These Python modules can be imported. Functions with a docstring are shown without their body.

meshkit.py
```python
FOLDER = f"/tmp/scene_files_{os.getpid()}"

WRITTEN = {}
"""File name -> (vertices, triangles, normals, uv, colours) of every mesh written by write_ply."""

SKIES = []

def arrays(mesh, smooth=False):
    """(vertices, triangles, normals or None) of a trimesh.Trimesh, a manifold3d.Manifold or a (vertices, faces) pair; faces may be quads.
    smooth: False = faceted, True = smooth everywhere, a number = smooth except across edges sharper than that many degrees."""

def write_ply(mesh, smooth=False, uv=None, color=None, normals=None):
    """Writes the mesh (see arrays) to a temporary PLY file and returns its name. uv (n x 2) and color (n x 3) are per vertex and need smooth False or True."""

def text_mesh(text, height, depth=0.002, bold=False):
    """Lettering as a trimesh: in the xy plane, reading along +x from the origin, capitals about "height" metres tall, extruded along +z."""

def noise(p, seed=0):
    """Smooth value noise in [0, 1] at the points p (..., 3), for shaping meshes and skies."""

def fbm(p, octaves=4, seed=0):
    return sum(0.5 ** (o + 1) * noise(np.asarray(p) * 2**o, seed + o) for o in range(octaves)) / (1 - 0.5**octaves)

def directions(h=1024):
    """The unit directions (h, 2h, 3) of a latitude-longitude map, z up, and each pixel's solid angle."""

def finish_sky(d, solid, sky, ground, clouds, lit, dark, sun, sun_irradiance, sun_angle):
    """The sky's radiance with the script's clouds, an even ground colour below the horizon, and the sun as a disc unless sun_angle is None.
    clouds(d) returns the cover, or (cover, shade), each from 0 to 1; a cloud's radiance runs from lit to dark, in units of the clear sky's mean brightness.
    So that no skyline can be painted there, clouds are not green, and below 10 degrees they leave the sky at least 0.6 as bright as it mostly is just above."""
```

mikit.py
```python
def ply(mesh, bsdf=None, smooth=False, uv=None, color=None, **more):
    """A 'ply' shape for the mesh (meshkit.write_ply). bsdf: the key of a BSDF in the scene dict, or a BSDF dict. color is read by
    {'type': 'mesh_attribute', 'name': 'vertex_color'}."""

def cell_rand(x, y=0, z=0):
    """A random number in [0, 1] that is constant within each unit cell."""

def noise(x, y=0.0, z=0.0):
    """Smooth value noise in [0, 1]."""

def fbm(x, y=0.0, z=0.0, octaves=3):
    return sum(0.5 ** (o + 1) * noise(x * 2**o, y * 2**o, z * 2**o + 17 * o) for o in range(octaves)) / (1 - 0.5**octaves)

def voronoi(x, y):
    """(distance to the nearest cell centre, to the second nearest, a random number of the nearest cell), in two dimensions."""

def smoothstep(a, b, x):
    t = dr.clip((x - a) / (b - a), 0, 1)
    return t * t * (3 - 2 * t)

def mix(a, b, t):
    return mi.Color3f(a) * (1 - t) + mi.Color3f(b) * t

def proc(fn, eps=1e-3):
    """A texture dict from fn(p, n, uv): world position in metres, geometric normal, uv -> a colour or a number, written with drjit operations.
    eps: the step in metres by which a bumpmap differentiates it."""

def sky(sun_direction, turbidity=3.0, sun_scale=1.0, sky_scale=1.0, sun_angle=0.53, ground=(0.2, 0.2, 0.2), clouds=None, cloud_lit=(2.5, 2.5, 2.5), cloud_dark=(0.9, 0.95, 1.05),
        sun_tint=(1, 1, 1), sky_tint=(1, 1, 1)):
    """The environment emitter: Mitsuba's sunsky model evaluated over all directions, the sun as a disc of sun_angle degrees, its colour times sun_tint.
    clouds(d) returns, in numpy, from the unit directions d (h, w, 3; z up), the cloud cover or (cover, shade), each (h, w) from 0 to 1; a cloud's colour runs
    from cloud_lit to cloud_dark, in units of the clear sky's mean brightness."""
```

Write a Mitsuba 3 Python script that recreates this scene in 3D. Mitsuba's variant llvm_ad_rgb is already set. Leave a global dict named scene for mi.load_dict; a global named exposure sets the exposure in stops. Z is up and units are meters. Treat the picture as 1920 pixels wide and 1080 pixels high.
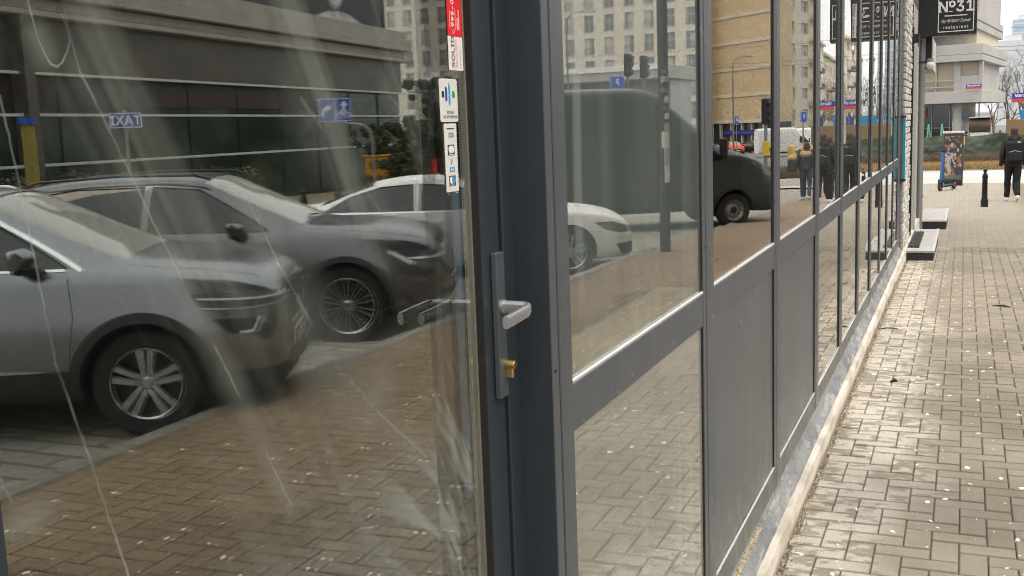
import math, random
import numpy as np, trimesh, drjit as dr, mitsuba as mi
import manifold3d as m3
from shapely.geometry import Polygon, box as sbox
from shapely import affinity
from scipy.interpolate import PchipInterpolator
import mikit, meshkit
from mikit import noise, fbm, voronoi, cell_rand, smoothstep, mix, proc, ply

T = mi.ScalarTransform4f
random.seed(7)
rng = np.random.default_rng(7)
scene, labels = {}, {}

# ------------------------------------------------------------------ camera, sky, exposure
YAW, PITCH, ROLL, FPX, EYE = 0.40608, 0.148503, -0.0379386, 1981.6, 1.652
_cy, _sy, _cp, _sp = math.cos(YAW), math.sin(YAW), math.cos(PITCH), math.sin(PITCH)
_f = np.array([-_sy * _cp, _cy * _cp, -_sp]); _r = np.array([_cy, _sy, 0.0]); _u = np.cross(_r, _f)
_c, _s = math.cos(ROLL), math.sin(ROLL)
_up = -_s * _r + _c * _u
CAM = np.array([0, 0, EYE])
scene['camera'] = {'type': 'perspective', 'fov': math.degrees(2 * math.atan(960 / FPX)), 'fov_axis': 'x', 'near_clip': 0.05, 'far_clip': 5000.0,
                   'to_world': T().look_at(origin=CAM.tolist(), target=(CAM + _f).tolist(), up=_up.tolist())}


def cloud_cover(d):
    n = meshkit.fbm(d * np.array([2.2, 2.2, 5.0]), 4, 3)
    low = 1 - np.clip(d[..., 2], 0, 1)                    # overcast skies darken from the zenith to the horizon
    return np.ones(d.shape[:2]), np.clip(0.15 + 0.72 * low ** 1.3 + (n - 0.5) * 0.5, 0, 1)


scene['sky_light'] = mikit.sky([0.45, -0.25, 0.86], turbidity=4, sun_scale=0.12, sun_angle=25, clouds=cloud_cover,
                               cloud_lit=(3.55, 3.55, 3.52), cloud_dark=(1.5, 1.51, 1.52), sun_tint=(1, 0.98, 0.95), ground=(0.2, 0.19, 0.17))
exposure = 2.55

# ------------------------------------------------------------------ helpers
_gp = PchipInterpolator([-300, -20, 7, 12.7, 17, 22, 28, 40, 60, 120, 300, 3000], [0, 0, 0, -.05, -.16, -.34, -.5, -.7, -1.0, -1.7, -3, -4])


def g(y):
    return _gp(y)


def gz(x, y):
    return _gp(y) - 0.022 * np.maximum(0, np.asarray(x) - 0.3)


def park_z(y):
    return np.interp(y, [-14, 6, 9.5, 14.6, 22, 40], [-.205, -.205, -.31, -.40, -.46, -.85])


def key_free(k):
    if k not in scene and not any(q.startswith(k + '__') for q in scene):
        return k
    i = 1
    while True:
        q = f'{k}_{i:03d}'
        if q not in scene and not any(z.startswith(q + '__') for z in scene):
            return q
        i += 1


_reserved = set()


def thing(name, label, cat, group=None):
    k = name; i = 0
    while k in _reserved or k in scene:
        i += 1; k = f'{name}_{i:03d}'
    _reserved.add(k)
    labels[k] = {'label': label, 'category': cat}
    if group: labels[k]['group'] = group
    return k


_count = {}


def put(parent, name, shape, label=None):
    """one entry; name may be a__b below parent"""
    base = f'{parent}__{name}' if parent else name
    n = _count.get(base, 0); k = base if n == 0 else f'{base}_{n:03d}'
    _count[base] = n + 1
    scene[k] = shape
    if label: labels[k] = {'label': label}
    return k


def struct(name, shape, label=None):
    k = put(None, name, shape)
    labels[k] = {'kind': 'structure'}
    if label: labels[k]['label'] = label
    return k


def cat(ms):
    return trimesh.util.concatenate([to_tm(m) for m in ms])


def to_tm(m):
    if isinstance(m, m3.Manifold):
        q = m.to_mesh()
        return trimesh.Trimesh(q.vert_properties[:, :3], q.tri_verts, process=False)
    if isinstance(m, tuple):
        v, f = np.asarray(m[0], float), np.asarray(m[1], int)
        if f.shape[1] == 4: f = np.vstack([f[:, [0, 1, 2]], f[:, [0, 2, 3]]])
        return trimesh.Trimesh(v, f, process=False)
    return m


def bx(x0, x1, y0, y1, z0, z1, ch=0.0):
    """box by its limits, edges chamfered by ch"""
    if ch <= 0:
        m = trimesh.creation.box((x1 - x0, y1 - y0, z1 - z0))
        m.apply_translation(((x0 + x1) / 2, (y0 + y1) / 2, (z0 + z1) / 2)); return m
    pts = []
    for a, b in ((x0, x1),):
        for sx in (0, 1):
            for sy in (0, 1):
                for sz in (0, 1):
                    X = (x0, x1)[sx]; Y = (y0, y1)[sy]; Z = (z0, z1)[sz]
                    dx, dy, dz = (1 - 2 * sx) * ch, (1 - 2 * sy) * ch, (1 - 2 * sz) * ch
                    pts += [(X, Y + dy, Z + dz), (X + dx, Y, Z + dz), (X + dx, Y + dy, Z)]
    return trimesh.convex.convex_hull(np.array(pts))


def tube(pts, r, sides=10, cap=True):
    p = np.asarray(pts, float); n = len(p)
    t = np.gradient(p, axis=0); t /= np.linalg.norm(t, axis=1, keepdims=True) + 1e-12
    ref = np.array([0, 0, 1.0]) if abs(t[0, 2]) < .9 else np.array([1.0, 0, 0])
    a = np.cross(t, ref); a /= np.linalg.norm(a, axis=1, keepdims=True) + 1e-12
    b = np.cross(t, a); ang = np.arange(sides) * 2 * np.pi / sides
    r = np.broadcast_to(np.asarray(r, float), (n,))
    v = (p[:, None] + r[:, None, None] * (np.cos(ang)[None, :, None] * a[:, None] + np.sin(ang)[None, :, None] * b[:, None])).reshape(-1, 3)
    i, j = np.meshgrid(np.arange(n - 1), np.arange(sides), indexing='ij')
    q = np.stack([i * sides + j, i * sides + (j + 1) % sides, (i + 1) * sides + (j + 1) % sides, (i + 1) * sides + j], -1).reshape(-1, 4)
    f = [q[:, [0, 2, 1]], q[:, [0, 3, 2]]]
    if cap:
        v = np.vstack([v, p[:1], p[-1:]]); j = np.arange(sides)
        f += [np.stack([j, (j + 1) % sides, j * 0 + n * sides], 1), np.stack([(j + 1) % sides + (n - 1) * sides, j + (n - 1) * sides, j * 0 + n * sides + 1], 1)]
    return trimesh.Trimesh(v, np.vstack(f), process=False)


def lathe(prof, sides=32):
    """prof: (r, z) list, about z"""
    return trimesh.creation.revolve(np.array(prof, float), sections=sides)


def xf(m, M):
    m = to_tm(m).copy(); m.apply_transform(M); return m


def rot(deg, ax, pt=(0, 0, 0)):
    return trimesh.transformations.rotation_matrix(math.radians(deg), ax, pt)


def mv(x, y, z):
    return trimesh.transformations.translation_matrix((x, y, z))


def extr(poly, h):
    if poly.geom_type != 'Polygon':
        return cat([extr(q, h) for q in poly.geoms])
    return trimesh.creation.extrude_polygon(poly, h, engine='earcut')


def frame(x, y, z, deg):
    return T().translate([x, y, z]).rotate([0, 0, 1], deg)


def man(m):
    m = to_tm(m)
    return m3.Manifold(m3.Mesh(np.asarray(m.vertices, np.float32), np.asarray(m.faces, np.uint32)))


# ------------------------------------------------------------------ materials
def rgb(c): return {'type': 'rgb', 'value': list(c) if not isinstance(c, (int, float)) else [c] * 3}


def mat(name, color, rough=0.5, metal=0.0, spec=0.5, coat=0.0, coat_gloss=0.9, flat=False, sheen=0.0):
    d = {'type': 'principled', 'base_color': color if isinstance(color, dict) else rgb(color), 'roughness': rough, 'metallic': metal, 'specular': spec}
    if coat: d['clearcoat'] = coat; d['clearcoat_gloss'] = coat_gloss
    scene[name] = {'type': 'twosided', 'bsdf': d}


PX0, PY0 = -0.1826, 4.358          # herringbone grid origin


def herring(p):
    u, v = (p.x - PX0) / 0.1, (p.y - PY0) / 0.1
    i, j = dr.floor(u), dr.floor(v)
    m = (i + j) - 4 * dr.floor((i + j) / 4)
    bi = i - dr.select(m == 1, 1.0, 0.0); bj = j - dr.select(m == 3, 1.0, 0.0)
    hor = m < 2
    fu, fv = u - bi, v - bj
    du = dr.minimum(fu, dr.select(hor, 2.0, 1.0) - fu); dv = dr.minimum(fv, dr.select(hor, 1.0, 2.0) - fv)
    return bi, bj, dr.minimum(du, dv * 0.5)


def spots(p, cell, prob, r0, r1):
    u, v = p.x / cell, p.y / cell
    i, j = dr.floor(u), dr.floor(v)
    cx, cy = 0.25 + 0.5 * cell_rand(i, j, 11), 0.25 + 0.5 * cell_rand(i, j, 12)
    r = (r0 + (r1 - r0) * dr.square(cell_rand(i, j, 13))) / cell
    a = cell_rand(i, j, 14) * 3.14
    dx, dy = u - i - cx, v - j - cy
    ex, ey = dx * dr.cos(a) + dy * dr.sin(a), (dy * dr.cos(a) - dx * dr.sin(a)) * (1.2 + cell_rand(i, j, 16))
    d = dr.sqrt(ex * ex + ey * ey) * (0.75 + 0.5 * noise(p.x * 90, p.y * 90))
    return dr.select(cell_rand(i, j, 15) < prob, smoothstep(r, r * 0.7, d), 0.0)


def paver_color(p, n, uv):
    bi, bj, e = herring(p)
    t = cell_rand(bi, bj, 5)
    grain = noise(p.x * 260, p.y * 260, p.z * 260)
    blot = fbm(p.x * 5, p.y * 5, 0, 3)
    c = mix((0.225, 0.197, 0.155), (0.31, 0.275, 0.22), t * 0.45 + 0.55 * blot)
    c = c * (0.86 + 0.28 * grain)
    br = smoothstep(0.65, 1.35, p.x + 0.4 * (noise(p.x * 1.7, p.y * 0.9, 4) - 0.5))
    c = mix(c, c * mi.Color3f(0.76, 0.62, 0.51), br)
    # worn and scaled pavers beside the shop front
    near = smoothstep(-0.02, -0.36, p.x + 0.3 * (noise(p.x * 6, p.y * 2.2) - 0.5) + 0.14 * (t - 0.5) + 0.12 * smoothstep(5, 11, p.y)) * smoothstep(40, 30, p.y)
    patch = smoothstep(0.26, 0.56, fbm(p.x * 18, p.y * 26, 3, 3) + 0.3 * (t - 0.45))
    pale = mix((0.30, 0.265, 0.21), (0.475, 0.44, 0.375), patch) * (0.85 + 0.3 * grain)
    c = mix(c, pale, near * (0.35 + 0.65 * patch))
    dirt = smoothstep(0.5, 0.75, fbm(p.x * 1.3 + 7, p.y * 1.1, 5, 3))
    c = mix(c, c * 0.76, dirt)
    gum = spots(p + 3.3, 0.31, 0.3, 0.012, 0.03)
    c = mix(c, c * 0.55, gum * 0.7)
    edge = smoothstep(0.07, 0.025, e)
    c = mix(c, mi.Color3f(0.115, 0.098, 0.075), edge * 0.5)
    w = dr.maximum(spots(p, 0.115, 0.27, 0.006, 0.023), spots(p + 0.517, 0.17, 0.25, 0.006, 0.022))
    return mix(c, (0.78, 0.76, 0.7), w * 0.92)


def pave_far_color(p, n, uv):
    bi, bj, e = herring(p)
    t = cell_rand(bi, bj, 5)
    c = mix((0.23, 0.205, 0.165), (0.30, 0.272, 0.225), t * 0.5 + 0.5 * fbm(p.x * 1.1, p.y * 1.1, 0, 3))
    c = c * mix((1, 1, 1), (0.74, 0.62, 0.52), smoothstep(0.9, 1.6, p.x))
    c = mix(c, mi.Color3f(0.1, 0.085, 0.065), smoothstep(0.10, 0.02, e) * 0.35)
    w = spots(p, 0.16, 0.25, 0.007, 0.026)
    return mix(c, (0.75, 0.73, 0.68), w * 0.8)


def sand_color(p, n, uv):
    return mix((0.12, 0.104, 0.078), (0.27, 0.235, 0.18), fbm(p.x * 30, p.y * 30, 0, 3)) * (0.6 + 0.8 * noise(p.x * 300, p.y * 300))


def big_paver_color(p, n, uv):
    u, v = p.x / 0.62 + 0.03 * noise(p.y, 1), p.y / 0.21
    j = dr.floor(v); uu = u + 0.5 * (j - 2 * dr.floor(j / 2)); i = dr.floor(uu)
    e = dr.minimum(dr.minimum(uu - i, 1 - uu + i) * 3, dr.minimum(v - j, 1 - v + j))
    c = mix((0.18, 0.168, 0.145), (0.30, 0.285, 0.255), 0.6 * cell_rand(i, j) + 0.4 * fbm(p.x * 2, p.y * 2, 0, 3))
    return mix(c, mi.Color3f(0.1, 0.09, 0.075), smoothstep(0.14, 0.04, e) * 0.8)


def asphalt_color(p, n, uv):
    a = fbm(p.x * 0.35, p.y * 0.35, 0, 3)
    c = mix((0.10, 0.1, 0.098), (0.17, 0.168, 0.16), a)
    return c * (0.85 + 0.3 * noise(p.x * 40, p.y * 40))


def concrete_color(p, n, uv):
    a = fbm(p.x * 3, p.y * 3, p.z * 3, 3)
    return mix((0.5, 0.46, 0.4), (0.72, 0.68, 0.61), a) * (0.9 + 0.2 * noise(p.x * 150, p.y * 150, p.z * 150))


def plinth_color(p, n, uv):
    a = fbm(p.x * 12, p.y * 5, p.z * 14, 3)
    c = mix((0.45, 0.40, 0.335), (0.62, 0.575, 0.505), smoothstep(0.3, 0.62, a))
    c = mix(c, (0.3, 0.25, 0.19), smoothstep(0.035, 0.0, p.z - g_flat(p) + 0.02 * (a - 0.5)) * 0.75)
    pit = spots(mi.Point3f(p.y, p.z + p.x, 0.0), 0.09, 0.08, 0.002, 0.006)
    return mix(c, (0.2, 0.17, 0.13), pit) * (0.88 + 0.24 * noise(p.x * 200, p.y * 200, p.z * 200))


def g_flat(p):
    return dr.select(p.y > 7, -0.0016 * dr.square(p.y - 7), 0.0)


def flash_color(p, n, uv):
    a = fbm(p.x * 20, p.y * 5, 1, 3)
    c = mix((0.17, 0.178, 0.186), (0.25, 0.258, 0.265), smoothstep(0.3, 0.68, a))
    d = smoothstep(0.62, 0.72, fbm(p.x * 60, p.y * 9 + 4, 2, 3))
    c = mix(c, (0.46, 0.45, 0.41), d * 0.5)
    return c * (0.85 + 0.3 * noise(p.x * 180, p.y * 60, 4))


def frame_color(p, n, uv):
    a = fbm(p.x * 4, p.y * 3, p.z * 1.6, 3)
    run = noise(p.y * 45, p.z * 1.5, p.x * 45)
    c = mix((0.056, 0.069, 0.084), (0.088, 0.098, 0.109), a * 0.6 + run * 0.4)
    dust = smoothstep(0.85, 0.22, p.z + 0.3 * a)
    c = mix(c, (0.19, 0.18, 0.155), smoothstep(0.55, 0.2, p.z) * smoothstep(0.5, 0.72, fbm(p.y * 30, p.z * 22, p.x * 9, 3)) * 0.55)
    c = mix(c, (0.135, 0.13, 0.12), dust * (0.25 + 0.5 * a))
    scratch = smoothstep(0.8, 0.86, noise(p.y * 30 + p.z * 60, p.z * 14 - p.y * 9, p.x * 30)) * smoothstep(0.6, 0.7, noise(p.y * 9, p.z * 9, 4))
    return mix(c, (0.16, 0.165, 0.17), scratch * 0.4)


def frame_rough(p, n, uv):
    return 0.30 + 0.16 * fbm(p.x * 9, p.y * 9, p.z * 4, 3)


scene['m_paver'] = {'type': 'twosided', 'bsdf': {'type': 'principled', 'base_color': proc(paver_color), 'roughness': 0.85, 'specular': 0.3}}
mat('m_pave_far', proc(pave_far_color), 0.85, spec=0.3)
mat('m_sand', proc(sand_color), 0.95, spec=0.2)
mat('m_big_paver', proc(big_paver_color), 0.85, spec=0.3)
mat('m_asphalt', proc(asphalt_color), 0.8, spec=0.35)
mat('m_concrete', proc(concrete_color), 0.8, spec=0.3)
mat('m_plinth', proc(plinth_color), 0.85, spec=0.3)
mat('m_flash', proc(flash_color), 0.45, spec=0.5)
scene['m_frame'] = {'type': 'twosided', 'bsdf': {'type': 'principled', 'base_color': proc(frame_color), 'roughness': proc(frame_rough), 'specular': 0.6}}
scene['m_panel'] = {'type': 'twosided', 'bsdf': {'type': 'principled', 'base_color': proc(frame_color), 'roughness': 0.36, 'specular': 0.75}}
mat('m_door_frame', (0.026, 0.036, 0.046), 0.42, spec=0.5)
mat('m_rubber', 0.012, 0.6)
mat('m_black', 0.012, 0.5)
mat('m_black_gloss', 0.008, 0.12, spec=0.6)
mat('m_interior', (0.03, 0.034, 0.03), 0.9)
mat('m_interior_brown', (0.075, 0.062, 0.048), 0.7)
mat('m_spacer', (0.42, 0.4, 0.34), 0.45, metal=0.5)
mat('m_blue_tape', (0.02, 0.16, 0.34), 0.5)
mat('m_ledge', (0.62, 0.57, 0.45), 0.7)
mat('m_alu', (0.55, 0.56, 0.58), 0.42, metal=0.9)
mat('m_alu_dark', (0.09, 0.105, 0.115), 0.42, metal=0.3)
mat('m_alu_edge', (0.75, 0.76, 0.76), 0.35, metal=0.6)
mat('m_brass', (0.78, 0.55, 0.22), 0.28, metal=1.0)
mat('m_white', (0.8, 0.79, 0.77), 0.5)
mat('m_offwhite', (0.72, 0.72, 0.68), 0.5)
mat('m_red', (0.75, 0.012, 0.02), 0.45)
mat('m_pink', (0.85, 0.45, 0.45), 0.5)
mat('m_ink', (0.02, 0.02, 0.03), 0.5)
mat('m_navy', (0.03, 0.06, 0.18), 0.5)
mat('m_sign_blue', (0.015, 0.075, 0.42), 0.45)
mat('m_sky_blue', (0.04, 0.3, 0.62), 0.45)
mat('m_green', (0.03, 0.36, 0.13), 0.5)
mat('m_yellow', (0.62, 0.4, 0.03), 0.5)
mat('m_orange', (0.75, 0.33, 0.02), 0.5)
mat('m_cyan', (0.03, 0.31, 0.40), 0.4)
mat('m_steel', (0.3, 0.31, 0.31), 0.45, metal=0.4)
mat('m_grey', (0.2, 0.2, 0.2), 0.6)
mat('m_lightgrey', (0.5, 0.5, 0.48), 0.6)

# car materials
mat('m_paint_grey', (0.25, 0.257, 0.275), 0.2, metal=0.88, spec=0.6, coat=1.0, coat_gloss=0.96)
mat('m_paint_dark', (0.16, 0.16, 0.168), 0.2, metal=0.88, spec=0.6, coat=1.0, coat_gloss=0.96)
mat('m_paint_white', (0.74, 0.74, 0.73), 0.35, spec=0.5, coat=1.0, coat_gloss=0.96)
mat('m_paint_van', (0.026, 0.034, 0.032), 0.35, spec=0.5, coat=0.8, coat_gloss=0.9)
mat('m_paint_orange', (0.62, 0.085, 0.02), 0.35, coat=1.0)
mat('m_paint_black', 0.012, 0.3, coat=1.0)
mat('m_cladding', (0.028, 0.03, 0.031), 0.55)
mat('m_car_glass', (0.010, 0.012, 0.012), 0.03, spec=0.7, coat=0.25, coat_gloss=1.0)
mat('m_windshield', (0.37, 0.365, 0.34), 0.04, spec=1.0, coat=1.0, coat_gloss=1.0)  # pale base stands in for bright sky and hazy interior seen in the glass
mat('m_lamp', (0.05, 0.055, 0.06), 0.08, spec=1.0, coat=1.0)
mat('m_lamp_white', (0.8, 0.82, 0.84), 0.15, spec=0.8)
mat('m_chrome', (0.8, 0.8, 0.8), 0.12, metal=1.0)
mat('m_rim', (0.5, 0.5, 0.5), 0.28, metal=0.9)
mat('m_rim_dark', (0.03, 0.03, 0.03), 0.4, metal=0.3)
mat('m_rim_steel', (0.3, 0.29, 0.28), 0.4, metal=0.6)
mat('m_tyre', (0.02, 0.02, 0.02), 0.8)


def glass(name, ior, tint=(1, 1, 1), trans=(1, 1, 1)):
    scene[name] = {'type': 'thindielectric', 'int_ior': ior, 'ext_ior': 1.0, 'specular_reflectance': rgb(tint), 'specular_transmittance': rgb(trans)}


glass('m_glass', 3.8, (1, 0.98, 0.95), (0.75, 0.78, 0.74))
glass('m_glass_plain', 1.55, (1, 1, 1), (0.8, 0.84, 0.82))


def seg(p, y0, z0, y1, z1, w, z_fade=0.0):
    """soft streak between two points of the facade plane (y, z)"""
    dy, dz = y1 - y0, z1 - z0
    L2 = dy * dy + dz * dz
    t = dr.clip(((p.y - y0) * dy + (p.z - z0) * dz) / L2, 0, 1)
    d = dr.sqrt(dr.square(p.y - y0 - t * dy) + dr.square(p.z - z0 - t * dz))
    return smoothstep(w, 0, d)


FOLDS = [((0.769, 1.80), (0.784, 1.724), .003, .35), ((0.784, 1.724), (0.829, 1.637), .004, .38), ((0.829, 1.637), (0.918, 1.47), .004, .42), ((0.918, 1.47), (1.005, 1.312), .0045, .45), ((1.005, 1.312), (1.068, 1.19), .004, .36),
         ((0.690, 1.698), (0.72, 1.453), .0025, .3), ((0.72, 1.453), (0.783, 1.217), .0028, .45),
         ((1.026, 1.579), (1.11, 1.451), .006, .32), ((1.11, 1.451), (1.174, 1.361), .011, .36), ((1.174, 1.361), (1.276, 1.268), .013, .42), ((1.276, 1.268), (1.43, 1.145), .006, .36),
         ((1.15, 1.70), (1.244, 1.62), .010, .24), ((1.244, 1.62), (1.336, 1.539), .005, .34), ((1.364, 1.715), (1.43, 1.676), .004, .28),
         ((0.643, 1.37), (0.67, 1.306), .003, .4), ((1.227, 1.102), (1.262, 1.090), .0014, .7), ((1.24, 1.098), (1.275, 1.088), .0012, .6), ((1.197, 1.334), (1.43, 1.352), .006, .22),
         ((0.73, 1.795), (0.7335, 1.772), 0.0022, .55), ((0.7335, 1.772), (0.7375, 1.752), 0.0028, .55), ((0.7375, 1.752), (0.744, 1.736), 0.0032, .55), ((0.744, 1.736), (0.7505, 1.7275), 0.003, .55), ((0.7505, 1.7275), (0.757, 1.7255), 0.0026, .55), ((0.757, 1.7255), (0.764, 1.73), 0.0018, .55), ((0.764, 1.73), (0.7715, 1.7385), 0.0022, .55), ((0.7715, 1.7385), (0.7765, 1.75), 0.0028, .55), ((0.7765, 1.75), (0.7745, 1.7625), 0.003, .55), ((0.7745, 1.7625), (0.769, 1.774), 0.0022, .55)]


def film_veil(p, n, uv):
    wob = 0.0035 * (noise(p.y * 18, p.z * 18) - 0.5) + 0.0015 * (noise(p.y * 110, p.z * 110) - 0.5)
    q = mi.Point3f(p.x, p.y + wob, p.z)
    v = mi.Float(0.0)
    for (y0, z0), (y1, z1), w, a in FOLDS:  # creases and smears; light caught on them painted as bright cores and glow
        br = smoothstep(0.25, 0.8, noise(p.y * 13, p.z * 13, 2))
        v = dr.maximum(v, a * 0.8 * seg(q, y0, z0, y1, z1, w) * (0.2 + 0.5 * noise(p.y * 70, p.z * 70) + 0.6 * br))
        if w > .003: v = dr.maximum(v, a * 0.4 * dr.square(seg(q, y0, z0, y1, z1, w * 12)) * (0.5 + 0.7 * fbm(p.y * 16, p.z * 16, 5, 3)))
    # sagging creases run down and to the right across the whole sheet
    s = p.y * 0.88 + p.z * 0.47 + 0.02 * noise(p.z * 6, p.y * 4)
    band = smoothstep(0.48, 0.8, fbm(s * 14, (p.y * 0.47 - p.z * 0.88) * 0.9, 3, 4))
    dust = fbm(p.y * 5, p.z * 5, 0, 3)
    fine = fbm(p.y * 160, p.z * 90, 0, 2) * smoothstep(0.3, 0.8, noise(p.y * 5, p.z * 5))
    low = smoothstep(1.26, 1.08, p.z + 0.05 * noise(p.y * 20, p.z * 20)) * smoothstep(1.2, 1.44, p.y) * smoothstep(0.42, 0.75, fbm(p.y * 26 + p.z * 30, p.z * 9, 2, 3))
    blob = smoothstep(0.05, 0.0, dr.sqrt(dr.square((p.y - 0.665) * 0.8) + dr.square((p.z - 1.318) * 1.8))) * 0.22
    return dr.clip(dr.maximum(v, 0.006 + (0.14 + 0.34 * smoothstep(1.40, 1.6, p.z)) * band * dust + 0.02 * fine + 0.4 * low + blob), 0, 0.7)


def strip_veil(p, n, uv):
    c = smoothstep(0.45, 0.8, fbm(p.y * 40 + p.z * 22, p.z * 11, 2, 3))
    return 0.03 + 0.34 * c * smoothstep(1.36, 1.1, p.z) + 0.1 * smoothstep(0.55, 0.8, fbm(p.y * 30, p.z * 12, 7, 3))


def curtain_veil(p, n, uv):  # pale light of curtains behind the glass painted as haze on the pane
    a = fbm(p.y * 5, p.z * 0.25, 1, 3)
    s = smoothstep(0.45, 0.8, a)
    col = smoothstep(0.035, 0.01, dr.abs(p.y - 1.925 - 0.03 * noise(p.z * 2, 1))) * 0.16
    return 0.105 + 0.09 * s + col * smoothstep(1.25, 1.5, p.z)


def drip_haze_veil(p, n, uv):  # even pale haze painted to brighten the pane, faint drip streaks over it
    a = fbm(p.y * 14, p.z * 0.8, 1, 3)
    return 0.21 + 0.08 * smoothstep(0.45, 0.8, a) * smoothstep(1.2, 0.3, p.z) + 0.04 * noise(p.y * 6, p.z * 6)


mat('m_veil', (0.56, 0.585, 0.55), 0.8, spec=0.2)
mat('m_veil_warm', (0.66, 0.66, 0.58), 0.8, spec=0.2)
glass('m_glass_film', 3.1, (0.96, 0.97, 0.94), (0.5, 0.55, 0.5))


def veiled(name, base, fn, veil='m_veil'):
    scene[name] = {'type': 'blendbsdf', 'weight': proc(fn), 'first': {'type': 'ref', 'id': base}, 'second': {'type': 'ref', 'id': veil}}


veiled('m_pane_film', 'm_glass_film', film_veil)
veiled('m_pane_strip', 'm_glass_plain', strip_veil)
mat('m_veil_green', (0.47, 0.56, 0.53), 0.8, spec=0.2)
veiled('m_pane_curtain', 'm_glass', curtain_veil, 'm_veil_green')
veiled('m_pane_drip', 'm_glass', drip_haze_veil, 'm_veil_warm')

# ------------------------------------------------------------------ ground
def sheet(xs, ys, zf):
    X, Y = np.meshgrid(xs, ys, indexing='ij'); Z = zf(X, Y)
    v = np.stack([X, Y, Z], -1).reshape(-1, 3); n, m = len(xs), len(ys)
    i, j = np.meshgrid(np.arange(n - 1), np.arange(m - 1), indexing='ij')
    a = (i * m + j).ravel(); q = np.stack([a, a + m, a + m + 1, a + 1], 1)
    return v, q


KERB_X = 2.90
YS = np.concatenate([np.linspace(-14, 7, 12), np.linspace(7.5, 40, 48)])
struct('pavement', ply(sheet(np.linspace(-0.9, KERB_X - .15, 10), YS[YS <= 36], lambda x, y: gz(x, y) - np.where(y < 15.2, 0.012, 0.001)), 'm_sand', smooth=True), 'grey beige herringbone paver pavement along the glazed shop front')
put('pavement', 'far_paving', ply(sheet(np.linspace(-14, -0.905, 8), np.linspace(21.5, 38.6, 24), lambda x, y: gz(x, y)), 'm_pave_far', smooth=True))
put('pavement', 'far_paving', ply(sheet(np.linspace(-0.9, KERB_X - .15, 10), np.concatenate([np.linspace(15, 38.6, 40)]), lambda x, y: gz(x, y)), 'm_pave_far', smooth=True))

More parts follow.
